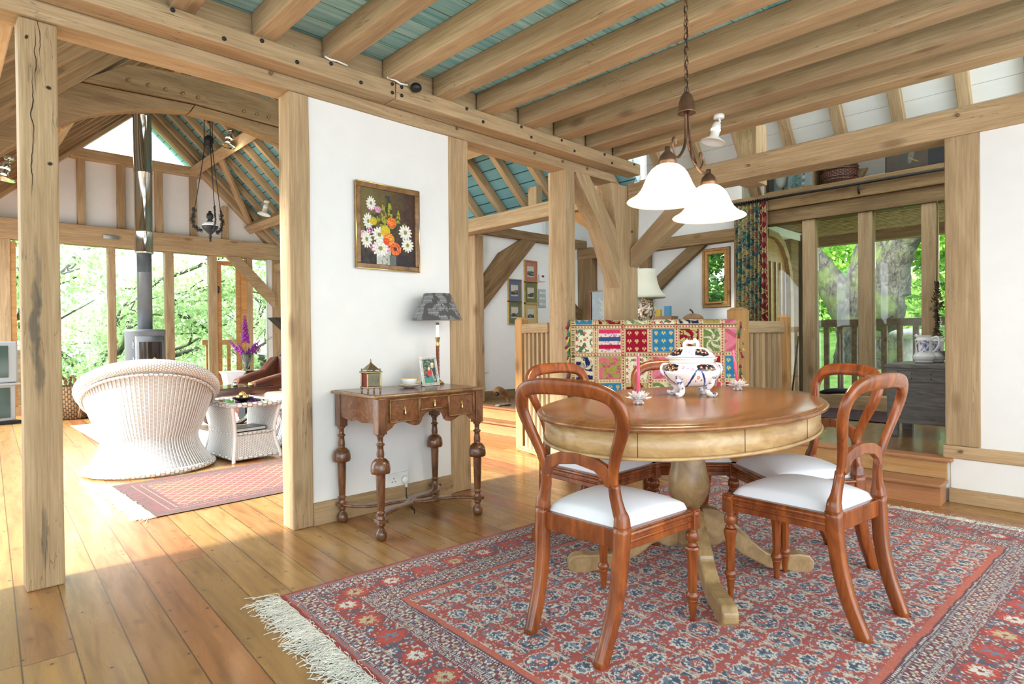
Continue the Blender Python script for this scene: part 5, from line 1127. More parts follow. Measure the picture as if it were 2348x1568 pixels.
# socket
sk = thing('wall_socket', 'white double wall socket low on the white wall behind the console', 'socket', (2.072, 3.180, .165))
boxo('plate', (-.073, -.009, -.043), (.073, 0, .043), 'plastic', sk, bevel=.003)
mb = MB(); mb.box((-.038, -.0098, .010), (.004, .002, .009)); mb.box((-.049, -.0098, -.010), (.008, .002, .004)); mb.box((-.027, -.0098, -.010), (.008, .002, .004)); mb.o('pin_holes', 'iron', sk)
boxo('switch', (-.016, -.013, .012), (-.004, -.008, .032), 'plastic', sk); boxo('switch', (.008, -.013, .012), (.020, -.008, .032), 'plastic', sk)
pg_ = thing('mains_plug', 'round white plug in the right half of the wall socket with hanging flex', 'plug', (2.114, 3.169, .157))
MB().lathe([(.0001, .022), (.018, .021), (.024, .015), (.026, 0)][::-1], 20).o('plug_body', 'plastic', pg_, rot=(PI/2, 0, 0)); boxo('flex_guard', (-.006, -.018, -.045), (.006, -.006, -.022), 'plastic', pg_)
MB().tube(spl([(0, -.012, -.04), (0, -.014, -.09), (-.004, -.05, -.145), (-.03, -.14, -.152), (-.07, -.20, -.153)], 6), .0035, 6).o('flex', 'iron', pg_)
# ---- pictures wall
def printfr(x, z, w, h, mat_c, lab):
    t = thing('framed_print', lab, 'picture', (x, 5.598, z), group='five small engravings')
    f = MB(); b = .012
    for a_2, b_2, c_2, d_2 in ((-w/2, w/2, -h/2, -h/2+b), (-w/2, w/2, h/2-b, h/2), (-w/2, -w/2+b, -h/2+b, h/2-b), (w/2-b, w/2, -h/2+b, h/2-b)): f.box(((a_2+b_2)/2, -.010, (c_2+d_2)/2), (b_2-a_2, .02, d_2-c_2))
    f.o('frame', 'gold', t)
    nx, ny = 60, 60; U, V = np.meshgrid(np.linspace(0, 1, nx+1), np.linspace(0, 1, ny+1)); c = np.empty(U.shape+(3,)); c[:] = LIN(*mat_c)
    ins = (np.abs(U-.5) < .30) & (np.abs(V-.51) < .27); c[ins] = LIN(176, 166, 120); im = (np.abs(U-.5) < .27) & (np.abs(V-.51) < .24); c[im] = LIN(196, 192, 178)
    n = fbm(U*9+x*9, V*14+z*7, 4); hill = .42+.14*(fbm(U*5+z*5, V*0, 9)); m = im & (V < hill); c[m] = LIN(120, 120, 108); c[m & (n > .5)] = LIN(66, 66, 58); c[im & (V < .31)] = LIN(206, 200, 186)
    c[im & (V > .31) & (V < .36) & (n > .45)] = LIN(40, 40, 36)
    np_grid('print', nx, ny, np.stack([(U-.5)*(w-2*b), np.full(U.shape, -.006), (V-.5)*(h-2*b)], -1), 'print', t, c)
pw, ph_ = .245, .30
printfr(5.742, 1.905, pw, ph_, (176, 112, 108), 'small print with a dusty pink mount, topmost of the five')
printfr(5.442, 1.640, pw, ph_, (92, 102, 128), 'small print with a slate blue mount, left of the middle row')
printfr(5.742, 1.620, pw, ph_, (104, 108, 74), 'small ruin print with an olive mount, right of the middle row')
printfr(5.442, 1.355, pw, ph_, (100, 106, 80), 'small print with a green mount, bottom left of the five')
printfr(5.742, 1.345, pw, ph_, (196, 172, 124), 'small print with a sandy mount, bottom right of the five')
th = thing('thermostat', 'small white thermostat right of the pink mounted print', 'thermostat', (5.955, 5.598, 1.835)); boxo('housing', (-.06, -.03, -.045), (.06, 0, .045), 'plastic', th, bevel=.004); boxo('display', (-.02, -.032, .008), (.025, -.029, .034), 'ruby', th)
sp_ = thing('switch_panel', 'grey panel of light switches under the thermostat', 'switch', (5.965, 5.598, 1.56)); boxo('plate', (-.072, -.008, -.125), (.072, 0, .125), 'silver', sp_, bevel=.003)
for i in range(3):
    for j in range(4): boxo('rocker', (-.048+j*.028, -.013, .06-i*.075), (-.034+j*.028, -.007, .085-i*.075), 'plastic', sp_)
o = boxo('light_switch', (4.90, 5.585, .60), (4.985, 5.599, .74), 'plastic', bevel=.003); tag(o, 'white switch plate low on the pictures wall beside the oak post', 'switch')
# horn ornament on the landing floor
ho = thing('horn_ornament', 'curved brown horn ornament on a mossy base at the top of the left steps', 'ornament', (4.62, 4.95, .267), math.radians(15))
MB().tube(spl([(-.12, 0, .012), (-.05, .01, .014), (.04, -.005, .012), (.14, 0, .010)], 6), .03, 10, rd=.012, normal=(0, 0, 1)).o('base', 'stone', ho)
pts = spl([(-.13, 0, .16), (-.10, 0, .185), (-.04, 0, .175), (.03, 0, .145), (.085, 0, .105), (.11, 0, .06), (.11, 0, .015)], 6); n = len(pts)
MB().tube(pts, [.034*(1-i/n)**.5+.008 for i in range(n)], 12).o('horn', 'gourd', ho); MB().ball((-.125, 0, .145), .028, 10, 8).o('cap', 'iron', ho)
# ================================================================== LIVING ROOM
def wicker_chair(loc, rz, lab, sc=1):
    t = thing('wicker_armchair', lab, 'armchair', loc, rz); t.scale = (sc,)*3
    # body: hourglass shell open to the front (+y local); angle measured from back (-y)
    def R_at(a, v):   # a angle from back -pi..pi, v 0..1 height param
        back = .5*(1+math.cos(a)); 
        return back
    H = lambda a: .44+.415*max(0, math.cos(a*.62))**1.9
    def body(u, v):
        a = (u-.5)*2*PI*.74; top = H(a); z = .015+(top-.015)*v
        zz = z
        if zz < .27: r = .445-.125*math.sin(min(1, zz/.27)*PI/2)**1.2
        else:
            k = (zz-.27)/(.86-.27); r = .32+.20*k**.85
        x = r*math.sin(a)*1.02; y = -r*math.cos(a)*.95+.02
        return (x, y, z)
    mb = MB(); mb.grid(body, 150, 44, ur=74, vr=84); o = mb.o('woven_body', 'wicker', t); so = o.modifiers.new('solid', 'SOLIDIFY'); so.thickness = .022
    # real ridges from the stakes
    rp = MB()
    for i in range(0, 75):
        u = i/74; pts = [Vector(body(u, v/16)) for v in range(17)]; c = Vector((0, .02, 0))
        pts = [p+(Vector((p.x, p.y-.02, 0)).normalized())*.011 for p in pts]; rp.tube(pts, .0042, 5)
    rp.o('stakes', 'wicker_plain', t)
    # rolled rim
    rim = [Vector(body(i/60, 1)) for i in range(61)]; rim = [p+Vector((p.x, p.y, 0)).normalized()*.012 for p in rim]
    n = len(rim); MB().tube(rim, [.036+.016*math.sin(PI*i/(n-1)) for i in range(n)], 16, rd=[.030+.012*math.sin(PI*i/(n-1)) for i in range(n)], ur=150, vr=14).o('rolled_rim', 'wicker', t)
    lo = [Vector(body(i/60, .96))*1 for i in range(61)]; lo = [p+Vector((p.x, p.y, 0)).normalized()*.020-Vector((0, 0, .035)) for p in lo]; MB().tube(lo, .011, 8, ur=80, vr=3).o('braid', 'wicker', t)
    bs = [Vector((.445*1.02*math.sin(a), -.445*.95*math.cos(a)+.02, .028)) for a in [2*PI*k/60 for k in range(60)]]; MB().tube(bs, .022, 10, closed=True, ur=90, vr=4).o('base_braid', 'wicker', t)
    mb = MB(); mb.lathe([(.30, .27), (.34, .36), (.36, .40), (.30, .44), (.0001, .45)], 40, (0, .03, 0)); mb.o('seat_cushion', 'cushion', t)
    return t
plain('wicker_plain', (.80, .80, .79), .55, noise=.03)
wc = wicker_chair((1.27, 5.56, 0), math.radians(-14), 'large white wicker tub armchair seen from behind, left of the wicker side table')
wc.scale = (1.0, 1.02, 1.0)
w2 = copy_tree(wc, loc=(2.75, 6.0, 0), rz=math.radians(70)); w2['label'] = 'white wicker armchair cut off by the sunlit post, right of the wicker side table'; w2.scale = (.92, .92, .80)
# wicker side table
wt = thing('wicker_side_table', 'white wicker side table with glass top and low shelf, right of the wicker armchair', 'side table', (1.985, 5.55, 0), math.radians(4))
def side(s, nm):
    def fn(u, v):
        z = .03+.44*v; k = abs(v-.45)/.55; wv = .205*(.84+.16*min(1, k)**1.6); y = (u-.5)*2*.30*(.84+.16*min(1, k)**1.6); return (s*wv, y, z)
    mb = MB(); mb.grid(fn, 12, 16, ur=26, vr=30); o = mb.o(nm, 'wicker', wt); so = o.modifiers.new('s', 'SOLIDIFY'); so.thickness = .012
side(-1, 'side_panel'); side(1, 'side_panel')
for sy in (-1, 1):
    def fn(u, v):
        z = .03+.20*v; k = 1-v/1.0; w_ = .205*(.86+.14*max(0, k)**1.6); return ((u-.5)*2*w_, sy*.30*(.86+.14*max(0, k)**1.6), z)
    mb = MB(); mb.grid(fn, 12, 8, ur=26, vr=14); o = mb.o('front_skirt', 'wicker', wt); so = o.modifiers.new('s', 'SOLIDIFY'); so.thickness = .012
for sx in (-1, 1):
    for sy in (-1, 1):
        pts = spl([(sx*.205, sy*.30, 0), (sx*.200, sy*.292, .05), (sx*.175, sy*.258, .18), (sx*.174, sy*.256, .27), (sx*.190, sy*.275, .38), (sx*.205, sy*.295, .47)], 4); MB().tube(pts, .015, 10).o('leg', 'wicker_plain', wt)
boxo('shelf', (-.17, -.25, .222), (.17, .25, .234), 'wicker_plain', wt)
def rect_tube(hx, hy, z, r, nm, mat='wicker', ur=60):
    pts = []; 
    for cx, cy, a0 in ((hx-.03, hy-.03, 0), (-hx+.03, hy-.03, 90), (-hx+.03, -hy+.03, 180), (hx-.03, -hy+.03, 270)):
        for k in range(5): a = math.radians(a0+k*22.5); pts.append((cx+.03*math.cos(a), cy+.03*math.sin(a), z))
    MB().tube(pts, r, 10, closed=True, ur=ur, vr=4).o(nm, mat, wt)
rect_tube(.215, .31, .485, .022, 'rim_braid', ur=170); rect_tube(.20, .295, .035, .014, 'foot_braid', ur=160); rect_tube(.178, .26, .235, .010, 'shelf_braid', ur=150)
boxo('glass_top', (-.205, -.30, .492), (.205, .30, .498), 'glass', wt); boxo('top_panel', (-.205, -.30, .478), (.205, .30, .486), 'wicker_plain', wt)
bk = thing('book', 'thick dark blue book on the low shelf of the wicker table', 'book', (1.99, 5.50, .240), math.radians(10)); boxo('cover', (-.14, -.11, .026), (.14, .11, .030), 'book_dark', bk); boxo('pages', (-.135, -.105, .003), (.135, .105, .026), 'paper', bk); boxo('back_cover', (-.14, -.11, 0), (.14, .11, .003), 'book_dark', bk)
bw = thing('black_bowl', 'shallow black bowl on the wicker side table', 'bowl', (1.95, 5.42, .5)); MB().lathe([(.03, 0), (.04, .004), (.075, .022), (.092, .034), (.088, .036), (.07, .026), (.0001, .012)], 24).o('dish', 'iron', bw)
for i, (x, y, z) in enumerate(((0, 0, .040), (.035, .012, .036), (-.032, .015, .036), (.004, -.036, .036), (.01, .03, .062), (-.02, -.02, .060))):
    o = MB().ball((0, 0, 0), .022, 12, 8).o('golden_ball', 'gold', loc=(1.95+x, 5.42+y, .5+z)); tag(o, 'small golden ball heaped in the black bowl', 'ball', 'golden balls in the black bowl')
# runner rug
def small_rug(name, lab, loc, rz_, Lx, Ly, fn, st=.006, z=.006, cat='rug'):
    nx, ny = int(Lx/st), int(Ly/st); U, V = np.meshgrid(np.linspace(0, Lx, nx+1), np.linspace(0, Ly, ny+1)); c = fn(U, V, Lx, Ly)
    t = thing(name, lab, cat, loc, rz_); np_grid('pile', nx, ny, np.stack([U, V, z+.001*fbm(U*50, V*50, 2)+0*U], -1), 'rug_pile', t, c); return t
def runner(U, V, Lx, Ly):
    d = np.minimum(np.minimum(U, Lx-U), np.minimum(V, Ly-V)); n1 = fbm(U*50, V*50, 4); n2 = fbm(U*110, V*110, 9, 2); c = np.empty(U.shape+(3,)); c[:] = LIN(100, 34, 36); c[n1 > .5] = LIN(70, 38, 32)
    c[(d < .02)] = LIN(78, 48, 36); c[(d > .10) & (d < .108)] = LIN(150, 112, 84); c[(d > .13) & (d < .17)] = LIN(86, 40, 40); c[(d > .148) & (d < .154) & ((U+V) % .02 < .01)] = LIN(200, 160, 120)
    f = d > .18; c[f] = LIN(112, 62, 48); g = (np.abs(((U+V*1.0) % .09)-.045) < .007) | (np.abs(((U-V*1.0) % .09)-.045) < .007); c[f & g] = LIN(168, 126, 84); c[f & ~g & (n1 > .52)] = LIN(140, 36, 52); c[f & ~g & (n2 > .62)] = LIN(92, 44, 40)
    return c*(.85+.3*n2[..., None])
rn = small_rug('runner_rug', 'narrow red brown runner rug with fringed end, lying in front of the wicker furniture', (.93, 3.98, 0), math.radians(1.5), 1.9, 1.08, runner)
fringe(rn, .0, 0, 1.08, -1, 520, .13, wav=.5, rad=.0022)
boxo('end_band', (-.03, 0, .003), (.004, 1.08, .008), 'fringe', rn)
def greyrug(U, V, Lx, Ly):
    n1 = fbm(U*9, V*40, 4, 4); t_ = n1[..., None]; c = LIN(98, 110, 132)*(1-t_)+LIN(222, 222, 224)*t_; w = fbm(U*3, V*3, 8)[..., None]; return c*(.6+.7*w)
small_rug('grey_rug', 'mottled grey blue rug under the coffee table', (1.2, 6.15, 0), 0, 3.0, 2.9, greyrug, .012)
# coffee table
cf = thing('coffee_table', 'dark brown glass topped coffee table with curved strap leg', 'coffee table', (2.52, 7.45, .006), math.radians(5))
boxo('top_frame', (-.45, -.35, .40), (.45, .35, .475), 'darkbrown', cf, bevel=.01); boxo('glass_top', (-.40, -.30, .476), (.40, .30, .482), 'glassblack', cf)
for s in (-1, 1):
    pts = spl([(s*.20, -.0, .40), (s*.30, 0, .30), (s*.28, 0, .12), (s*.14, 0, .03), (0, 0, .015)], 6); MB().tube(pts, .16, 4, rd=.02, sq=.3, normal=None).o('curved_leg', 'darkbrown', cf)
    pts = [p+Vector((-s*.025, 0, 0)) for p in pts]; MB().tube(pts, .10, 4, rd=.006, sq=.3).o('chrome_strip', 'chrome', cf)
boxo('base', (-.3, -.2, 0), (.3, .2, .03), 'darkbrown', cf)
for i, (x, y, w_, h_, m_) in enumerate(((2.30, 7.30, .07, .03, 'gold'), (2.56, 7.36, .05, .05, 'chrome'), (2.72, 7.30, .06, .04, 'gold'))):
    o = MB().lathe([(w_/2, 0), (w_*.6, h_*.4), (w_*.45, h_), (.0001, h_)], 14).o('trinket_pot', m_, loc=(x, y, .489)); tag(o, ['small gold pot at the left of the coffee table', 'small chrome pot in the middle of the coffee table', 'small gold pot at the right of the coffee table'][i], 'pot')
# leather armchairs
def leather(loc, rz_, lab):
    t = thing('leather_armchair', lab, 'armchair', loc, rz_)
    boxo('base', (-.42, -.40, .05), (.42, .40, .28), 'leather', t, bevel=.04)
    for s in (-1, 1):
        arm = [(-.42, .08), (.40, .08), (.42, .40), (.36, .52), (.20, .56), (-.10, .62), (-.30, .78), (-.42, .80)]
        MB().prism([(y, z) for y, z in arm], s*.34, s*.46, 'yz').o('arm', 'leather', t, bevel=.03, fix=True)
    MB().prism([(-.44, .26), (-.28, .30), (-.36, .82), (-.46, .84), (-.50, .78)], -.36, .36, 'yz').o('back', 'leather', t, bevel=.03, fix=True)
    boxo('seat_cushion', (-.33, -.28, .28), (.33, .42, .42), 'leather_light', t, bevel=.04)
    for sx in (-1, 1):
        for sy in (-1, 1): boxo('leg', (sx*.36-.025, sy*.34-.025, 0), (sx*.36+.025, sy*.34+.025, .06), 'darkbrown', t)
    return t
leather((3.22, 7.15, 0), math.radians(100), 'brown leather armchair nearer the sunlit post, behind the wicker table')
la = copy_tree(bpy.data.objects['leather_armchair'], loc=(3.42, 8.15, 0), rz=math.radians(115)); la['label'] = 'brown leather armchair further back, beside the foxglove table'
ft = thing('leather_footstool', 'low brown leather footrest in front of the leather armchairs', 'footstool', (2.93, 8.05, 0), math.radians(20)); boxo('cushion', (-.26, -.22, .30), (.26, .22, .42), 'leather', ft, bevel=.05); boxo('stand', (-.06, -.06, 0), (.06, .06, .30), 'iron', ft)
# end table, urn, vase with foxgloves
et = thing('end_table', 'small dark side table by the window carrying the foxglove vase', 'side table', (3.62, 9.45, 0)); boxo('top', (-.25, -.22, .52), (.25, .22, .57), 'darkbrown', et, bevel=.005); boxo('drawer_box', (-.22, -.2, .40), (.22, .2, .52), 'darkbrown', et)
for sx in (-1, 1):
    for sy in (-1, 1): boxo('leg', (sx*.2-.02, sy*.17-.02, 0), (sx*.2+.02, sy*.17+.02, .40), 'darkbrown', et)
pd = thing('plinth_pedestal', 'white flared pedestal with a flat top beside the foxglove table', 'pedestal', (3.16, 9.2, 0)); MB().lathe([(.14, 0), (.14, .05), (.07, .10), (.08, .26), (.14, .42), (.16, .52), (.19, .56), (.20, .575), (.0001, .575)], 4, smooth=False, M4=Matrix.Rotation(PI/4, 4, 'Z')).o('pedestal_body', 'white_board', pd)
va = thing('glass_vase', 'clear glass vase holding purple foxgloves near the window', 'vase', (3.42, 9.35, .571))
MB().lathe([(.045, 0), (.05, .01), (.055, .12), (.075, .24), (.078, .25), (.074, .25), (.050, .12), (.042, .015), (.0001, .012)], 24).o('vase_body', 'clear_glass', va)
fx = thing('foxglove_bouquet', 'bouquet of purple foxgloves and dry grasses standing in the glass vase', 'flowers', (3.42, 9.35, .62))
rr = random.Random(8)
stems = [((-.02, 0), .80, 1), ((-.24, .02), .42, 1), ((-.13, -.05), .36, 1), ((.20, 0), .42, 1), ((.28, .05), .38, 1), ((.12, -.04), .38, 1), ((.05, .03), .30, 1), ((-.32, 0), .56, 0), ((.11, .0), .76, 0), ((.38, 0), .46, 0), ((-.06, .05), .50, 0), ((.30, .08), .58, 0), ((-.2, .1), .5, 0)]
for (dx, dy), h, kind in stems:
    big = h > .7 and kind; pts = spl([(0, 0, -.03), (dx*.25, dy*.3, h*.4), (dx*.65, dy*.7, h*.75), (dx*1.05, dy, h)], 8)
    MB().tube(pts, .0045, 5).o('stem', 'stem' if kind else 'drygrass', fx)
    mb = MB(); n = len(pts)
    if kind:
        st0 = .42 if big else .5; cnt = 54 if big else 26
        for k in range(cnt):
            f = st0+(1-st0)*k/cnt; i = min(n-2, int(f*(n-1))); p = pts[i].lerp(pts[i+1], f*(n-1)-i); a = k*2.4; r = (1-(k/cnt)*.72)*(.056 if big else .042)
            d = Vector((math.cos(a), math.sin(a), -.5)).normalized(); q_ = d.to_track_quat('Z', 'Y').to_matrix().to_4x4()
            mb.lathe([(.003, 0), (r*.28, r*.4), (r*.42, r*1.1)], 6, tuple(p), M4=q_)
        mb.o('flower_spike', 'purple', fx)
    else:
        for k in range(60):
            f = .55+.45*k/60; i = min(n-2, int(f*(n-1))); p = pts[i].lerp(pts[i+1], f*(n-1)-i); d = Vector((rr.gauss(0, 1), rr.gauss(0, 1), rr.uniform(-.2, 1.4))).normalized()*.035; mb.tube([p, p+d*.5, p+d], .0014, 3)
        mb.o('grass_head', 'drygrass', fx)
mb = MB()
for k in range(26):
    a = rr.uniform(0, 6.28); d = Vector((math.cos(a), math.sin(a), rr.uniform(-.6, 1))); p = Vector((0, 0, rr.uniform(-.02, .08))); e = p+d*rr.uniform(.08, .16); s_ = Vector((-d.y, d.x, 0))*.014; m = (p+e)/2; mb.add([p, m+s_, e, m-s_], [(0, 1, 2, 3)])
mb.o('leaves', 'stem', fx)
o = MB().prism([(0, 0), (.35, 0), (.35, -.32)], 0, .25, 'xz').o('wall_shelf', 'iron', loc=(3.60, 8.75, 1.36), fix=True); tag(o, 'black wedge shaped wall shelf peeping out left of the sunlit post', 'shelf')
# wood burning stove and flue
sv = thing('wood_stove', 'grey cylindrical wood burning stove with glass door and logs inside', 'stove', (2.235, 10.02, 0), math.radians(8))
MB().lathe([(.23, 0), (.25, .02), (.25, .04), (.262, .05), (.262, 1.16), (.268, 1.165), (.268, 1.195), (.25, 1.20), (.0001, 1.20)], 40, sx=1, sy=.8).o('stove_body', 'stovegrey', sv)
dr = MB(); 
def dfn(u, v):
    a = -PI/2+(u-.5)*1.55; return (.272*math.cos(a), .272*.8*math.sin(a), .50+.60*v)
dr.grid(dfn, 20, 4); o = dr.o('door', 'stovegrey', sv); so = o.modifiers.new('s', 'SOLIDIFY'); so.thickness = .012
def gfn(u, v):
    a = -PI/2+(u-.5)*1.15; return (.279*math.cos(a), .279*.8*math.sin(a), .56+.46*v)
MB().grid(gfn, 20, 4).o('door_glass', 'glassblack', o)
for k, (a, b) in enumerate((((-.13, .62), (.05, .78)), ((-.02, .60), (.14, .74)))): MB().bar((a[0], -.232, a[1]), (b[0], -.232, b[1]), .02, .05).o('log', 'palewood', sv)
for z in (.70, .92): MB().tube(spl([(-.215, -.185, z), (-.235, -.215, z+.01), (-.235, -.215, z+.10), (-.215, -.185, z+.11)], 5), .008, 8).o('door_handle', 'chrome', o)
fl = thing('flue_pipe', 'stove flue, grey below and polished twin wall steel above, rising to the roof', 'flue', (2.235, 10.02, 1.20))
MB().lathe([(.095, 0), (.095, .82), (.097, .822), (.097, .832), (.095, .834), (.095, 1.12)], 32).o('lower_pipe', 'stovegrey', fl)
MB().lathe([(.118, 1.10), (.122, 1.11), (.122, 1.13), (.118, 1.14), (.118, 1.40), (.122, 1.41), (.122, 1.42), (.118, 1.43), (.118, 2.26), (.123, 2.265), (.123, 2.28), (.118, 2.285), (.118, 3.08), (.123, 3.085), (.123, 3.10), (.118, 3.105), (.118, 3.62)], 36).o('steel_pipe', 'chrome', fl)
boxo('vent_plate', (-.36, .83, .0), (-.16, .87, .05), 'chrome', fl).location = (-.25, .86, 1.42)
# log baskets
def basket(loc, rz_, lab, sc):
    t = thing('log_basket', lab, 'basket', loc, rz_); t.scale = (sc,)*3
    MB().lathe([(.17, 0), (.19, .01), (.22, .20), (.24, .42), (.245, .44), (.225, .44), (.205, .2), (.0001, .03)], 48).o('basket_body', 'basketweave', t)
    me = t.children[0].data
    for l in me.uv_layers[0].data: l.uv = (l.uv[0]*44, l.uv[1]*24)
    for k in range(2):
        a = PI*k+PI/2*0; 
        def P(da, z, r=.255): return (r*math.cos(a+da), r*math.sin(a+da), z)
        pts = spl([P(-.28, .02, .21), P(-.28, .25, .24), P(-.28, .44), P(-.22, .52), P(0, .56), P(.22, .52), P(.28, .44), P(.28, .25, .24), P(.28, .02, .21)], 5); mb = MB()
        for ph in (0, PI):
            q_ = []
            for i, p in enumerate(pts): q_.append(p+Vector((math.cos(i*.9+ph), math.sin(i*.9+ph), 0))*.010)
            mb.tube(q_, .013, 6)
        mb.o('rope_handle', 'rope', t)
    return t
b1 = basket((1.36, 9.95, 0), -1.1, 'woven rope basket with looped handles, next to the first post', 1.0)
b2 = copy_tree(b1, loc=(1.62, 10.25, 0), rz=.3); b2['label'] = 'woven rope basket behind the first basket, beside the wicker chair back'
o = MB().lathe([(.03, 0), (.035, .03), (.02, .06), (.045, .12), (.04, .20), (.02, .24), (.03, .27), (.0001, .30)], 14).o('cast_iron_figure', 'iron', loc=(1.90, 10.2, .42)); tag(o, 'black knobbly iron finial behind the wicker chair back, left of the stove', 'ornament')
bx = boxo('iron_stand', (1.82, 10.12, 0), (1.98, 10.28, .42), 'iron'); tag(bx, 'black iron stand hidden behind the wicker armchair', 'stand')
# television
tv = thing('television', 'grey box television at the left edge, in front of the window', 'television', (.52, 10.05, .52), math.radians(14))
boxo('case', (-.36, -.20, 0), (.22, .22, .52), 'silver', tv, bevel=.02); boxo('screen', (-.33, -.212, .07), (.12, -.198, .47), 'screen', tv, bevel=.005)
ts = thing('television_stand', 'grey stand with glass door under the television', 'stand', (.52, 10.05, 0), math.radians(14)); boxo('cabinet', (-.34, -.18, .04), (.20, .20, .50), 'silver', ts, bevel=.01); boxo('glass_door', (-.30, -.19, .08), (.14, -.178, .46), 'screen', ts); boxo('foot_plate', (-.36, -.24, 0), (.24, .22, .04), 'iron', ts)
boxo('top_shelf', (-.36, -.22, .495), (.24, .22, .518), 'silver', ts)
# hanging oil lamp
ol = thing('hanging_oil_lamp', 'ornate black iron oil lamp hanging on long chains below the blue roof', 'lamp', (2.42, 7.72, .02))
MB().lathe([(.0001, 3.70), (.07, 3.70), (.08, 3.69), (.02, 3.67), (.012, 3.62), (.0001, 3.62)], 20).o('ceiling_rose', 'iron', ol); MB().tube([(0, 0, 3.69), (0, 0, 4.66)], .006, 6).o('hook_rod', 'iron', ol)
MB().lathe([(.02, 3.47), (.03, 3.46), (.045, 3.45), (.055, 3.42), (.050, 3.38), (.035, 3.36), (.04, 3.34), (.02, 3.32), (.0001, 3.31)], 14).o('counterweight', 'iron', ol)
for a in (0, 2.1, 4.2):
    ca, sa = math.cos(a+.5), math.sin(a+.5); MB().tube([(.05*ca, .05*sa, 3.69), (.055*ca, .055*sa, 3.3), (.09*ca, .09*sa, 3.05), (.17*ca, .17*sa, 2.58)], .005, 6).o('chain', 'iron', ol)
    mb = MB()
    arm = spl([(.17*ca, .17*sa, 2.58), (.18*ca, .18*sa, 2.52), (.20*ca, .20*sa, 2.46), (.18*ca, .18*sa, 2.39), (.14*ca, .14*sa, 2.34), (.09*ca, .09*sa, 2.33)], 5); mb.tube(arm, .008, 6)
    for p in arm[::2]:
        for k in range(3):
            t0 = rr.uniform(0, 6.28); cc = p+Vector((ca*rr.uniform(-.02, .02), sa*rr.uniform(-.02, .02), rr.uniform(-.02, .02))); mb.tube([cc+Vector((ca*.013*math.cos(t0+i), sa*.013*math.cos(t0+i), .013*math.sin(t0+i))) for i in range(7)], .0035, 5)
    mb.o('scroll_arm', 'iron', ol)
MB().lathe([(.0001, 2.24), (.02, 2.25), (.012, 2.28), (.04, 2.31), (.08, 2.35), (.092, 2.38), (.09, 2.39), (.0001, 2.36)], 24).o('pierced_bowl', 'iron', ol); MB().lathe([(.092, 2.385), (.088, 2.40), (.055, 2.43), (.0001, 2.43)], 24).o('glass_font', 'porcelain', ol); MB().lathe([(.03, 2.42), (.038, 2.44), (.022, 2.46), (.040, 2.49), (.036, 2.53), (.015, 2.55), (.018, 2.565), (.0001, 2.57)], 16).o('burner', 'iron', ol)
MB().tube([(0, 0, 2.25), (0, 0, 2.20)], .012, 6).o('drop_finial', 'iron', ol)
spot((3.10, 8.95, 4.03), 'lit spotlight on the upper purlin near the hanging oil lamp', 1, 0, 1.3, mat='chrome'); lamp('spot_light', 'POINT', (3.10, 8.95, 3.75), 6, (1, .85, .6), shadow_soft_size=.05)
spot((3.86, 9.6, 3.24), 'unlit white spotlight on the lower purlin of the blue roof', 0, 0, 1.2)
spot((.60, 8.2, 2.98), 'silver spotlight at the left edge of the photo under the roof', 1, 0, 1.3, mat='chrome')
# deck railing beyond the glazed door
S(boxo('floor_deck', (-.5, 11.15, -.1), (5.2, 11.75, 0), 'grey_wood'))
br = thing('deck_railing', 'oak railing outside the narrow glazed door behind the foxgloves', 'railing', (3.45, 11.55, 0)); boxo('handrail', (0, -.03, .95), (.9, .03, 1.04), 'oak_orange', br, bevel=.004)
for x in (.10, .28, .46, .64, .82): boxo('baluster', (x-.03, -.02, .0), (x+.03, .02, .95), 'oak_orange', br)
br = thing('deck_railing', 'oak railing outside the window left of the first post', 'railing', (.3, 11.55, 0)); boxo('handrail', (0, -.03, .80), (.75, .03, .92), 'oak', br, bevel=.004)
for x in (.45, .62): boxo('baluster', (x-.03, -.02, .0), (x+.03, .02, .80), 'oak', br)
# ================================================================== FAR ROOM AND OUTSIDE
def curtain():
    ny, nz = 260, 520; U, V = np.meshgrid(np.linspace(0, 1, ny+1), np.linspace(0, 1, nz+1)); y = 3.19-.37*U; z = .34+2.17*V
    x = 6.66+.028*np.sin(U*2*PI*8+.8*np.sin(V*5))*(.6+.4*(1-V))+.006*np.sin(U*60)
    n1 = fbm(U*9, V*46, 4); n2 = fbm(U*22+3, V*110, 8); n3 = fbm(U*6+9, V*30, 21); c = np.empty(U.shape+(3,)); c[:] = LIN(60, 92, 92)
    c[n1 > .50] = LIN(170, 150, 96); c[(np.abs(n2-.5) < .05)] = LIN(30, 56, 70); c[(n1 > .44) & (n1 < .475)] = LIN(196, 178, 126); c[n3 > .70] = LIN(150, 84, 76); c[(n2 > .60) & (n1 < .5)] = LIN(90, 124, 100)
    b = U > .76; c[b] = LIN(122, 34, 32); per = .052; yy = ((V) % per)-per/2; xx = (U-.875)*.37; k = np.floor(V/per) % 2; zz = yy*2.17
    f1 = flower(xx, zz, .042, 6, .35) & b; c[f1] = LIN(196, 176, 120); c[f1 & (k == 1)] = LIN(176, 96, 84); c[b & (np.abs(np.abs(xx+.018*np.sin(V*60))-.03) < .0035)] = LIN(200, 184, 140); c[b & flower(xx, zz, .012, 5, .1)] = LIN(110, 120, 80)
    c[U > .985] = LIN(190, 170, 120)
    t = thing('curtain', 'long tapestry curtain in blue green foliage with a red flowered border', 'curtain', (0, 0, 0)); np_grid('curtain_cloth', ny, nz, np.stack([x, y, z], -1), 'fabric', t, c*.9)
    for i in range(14):
        yy = 3.17-.34*i/13; MB().tube([(6.66+.020*math.cos(a), yy, 2.530+.024*math.sin(a)) for a in [2*PI*k/12 for k in range(12)]], .003, 5, closed=True).o('curtain_ring', 'iron', t)
curtain()
cp_ = thing('curtain_pole', 'long black iron curtain pole with pierced ball finial and bracket', 'curtain pole', (6.66, 3.22, 2.535))
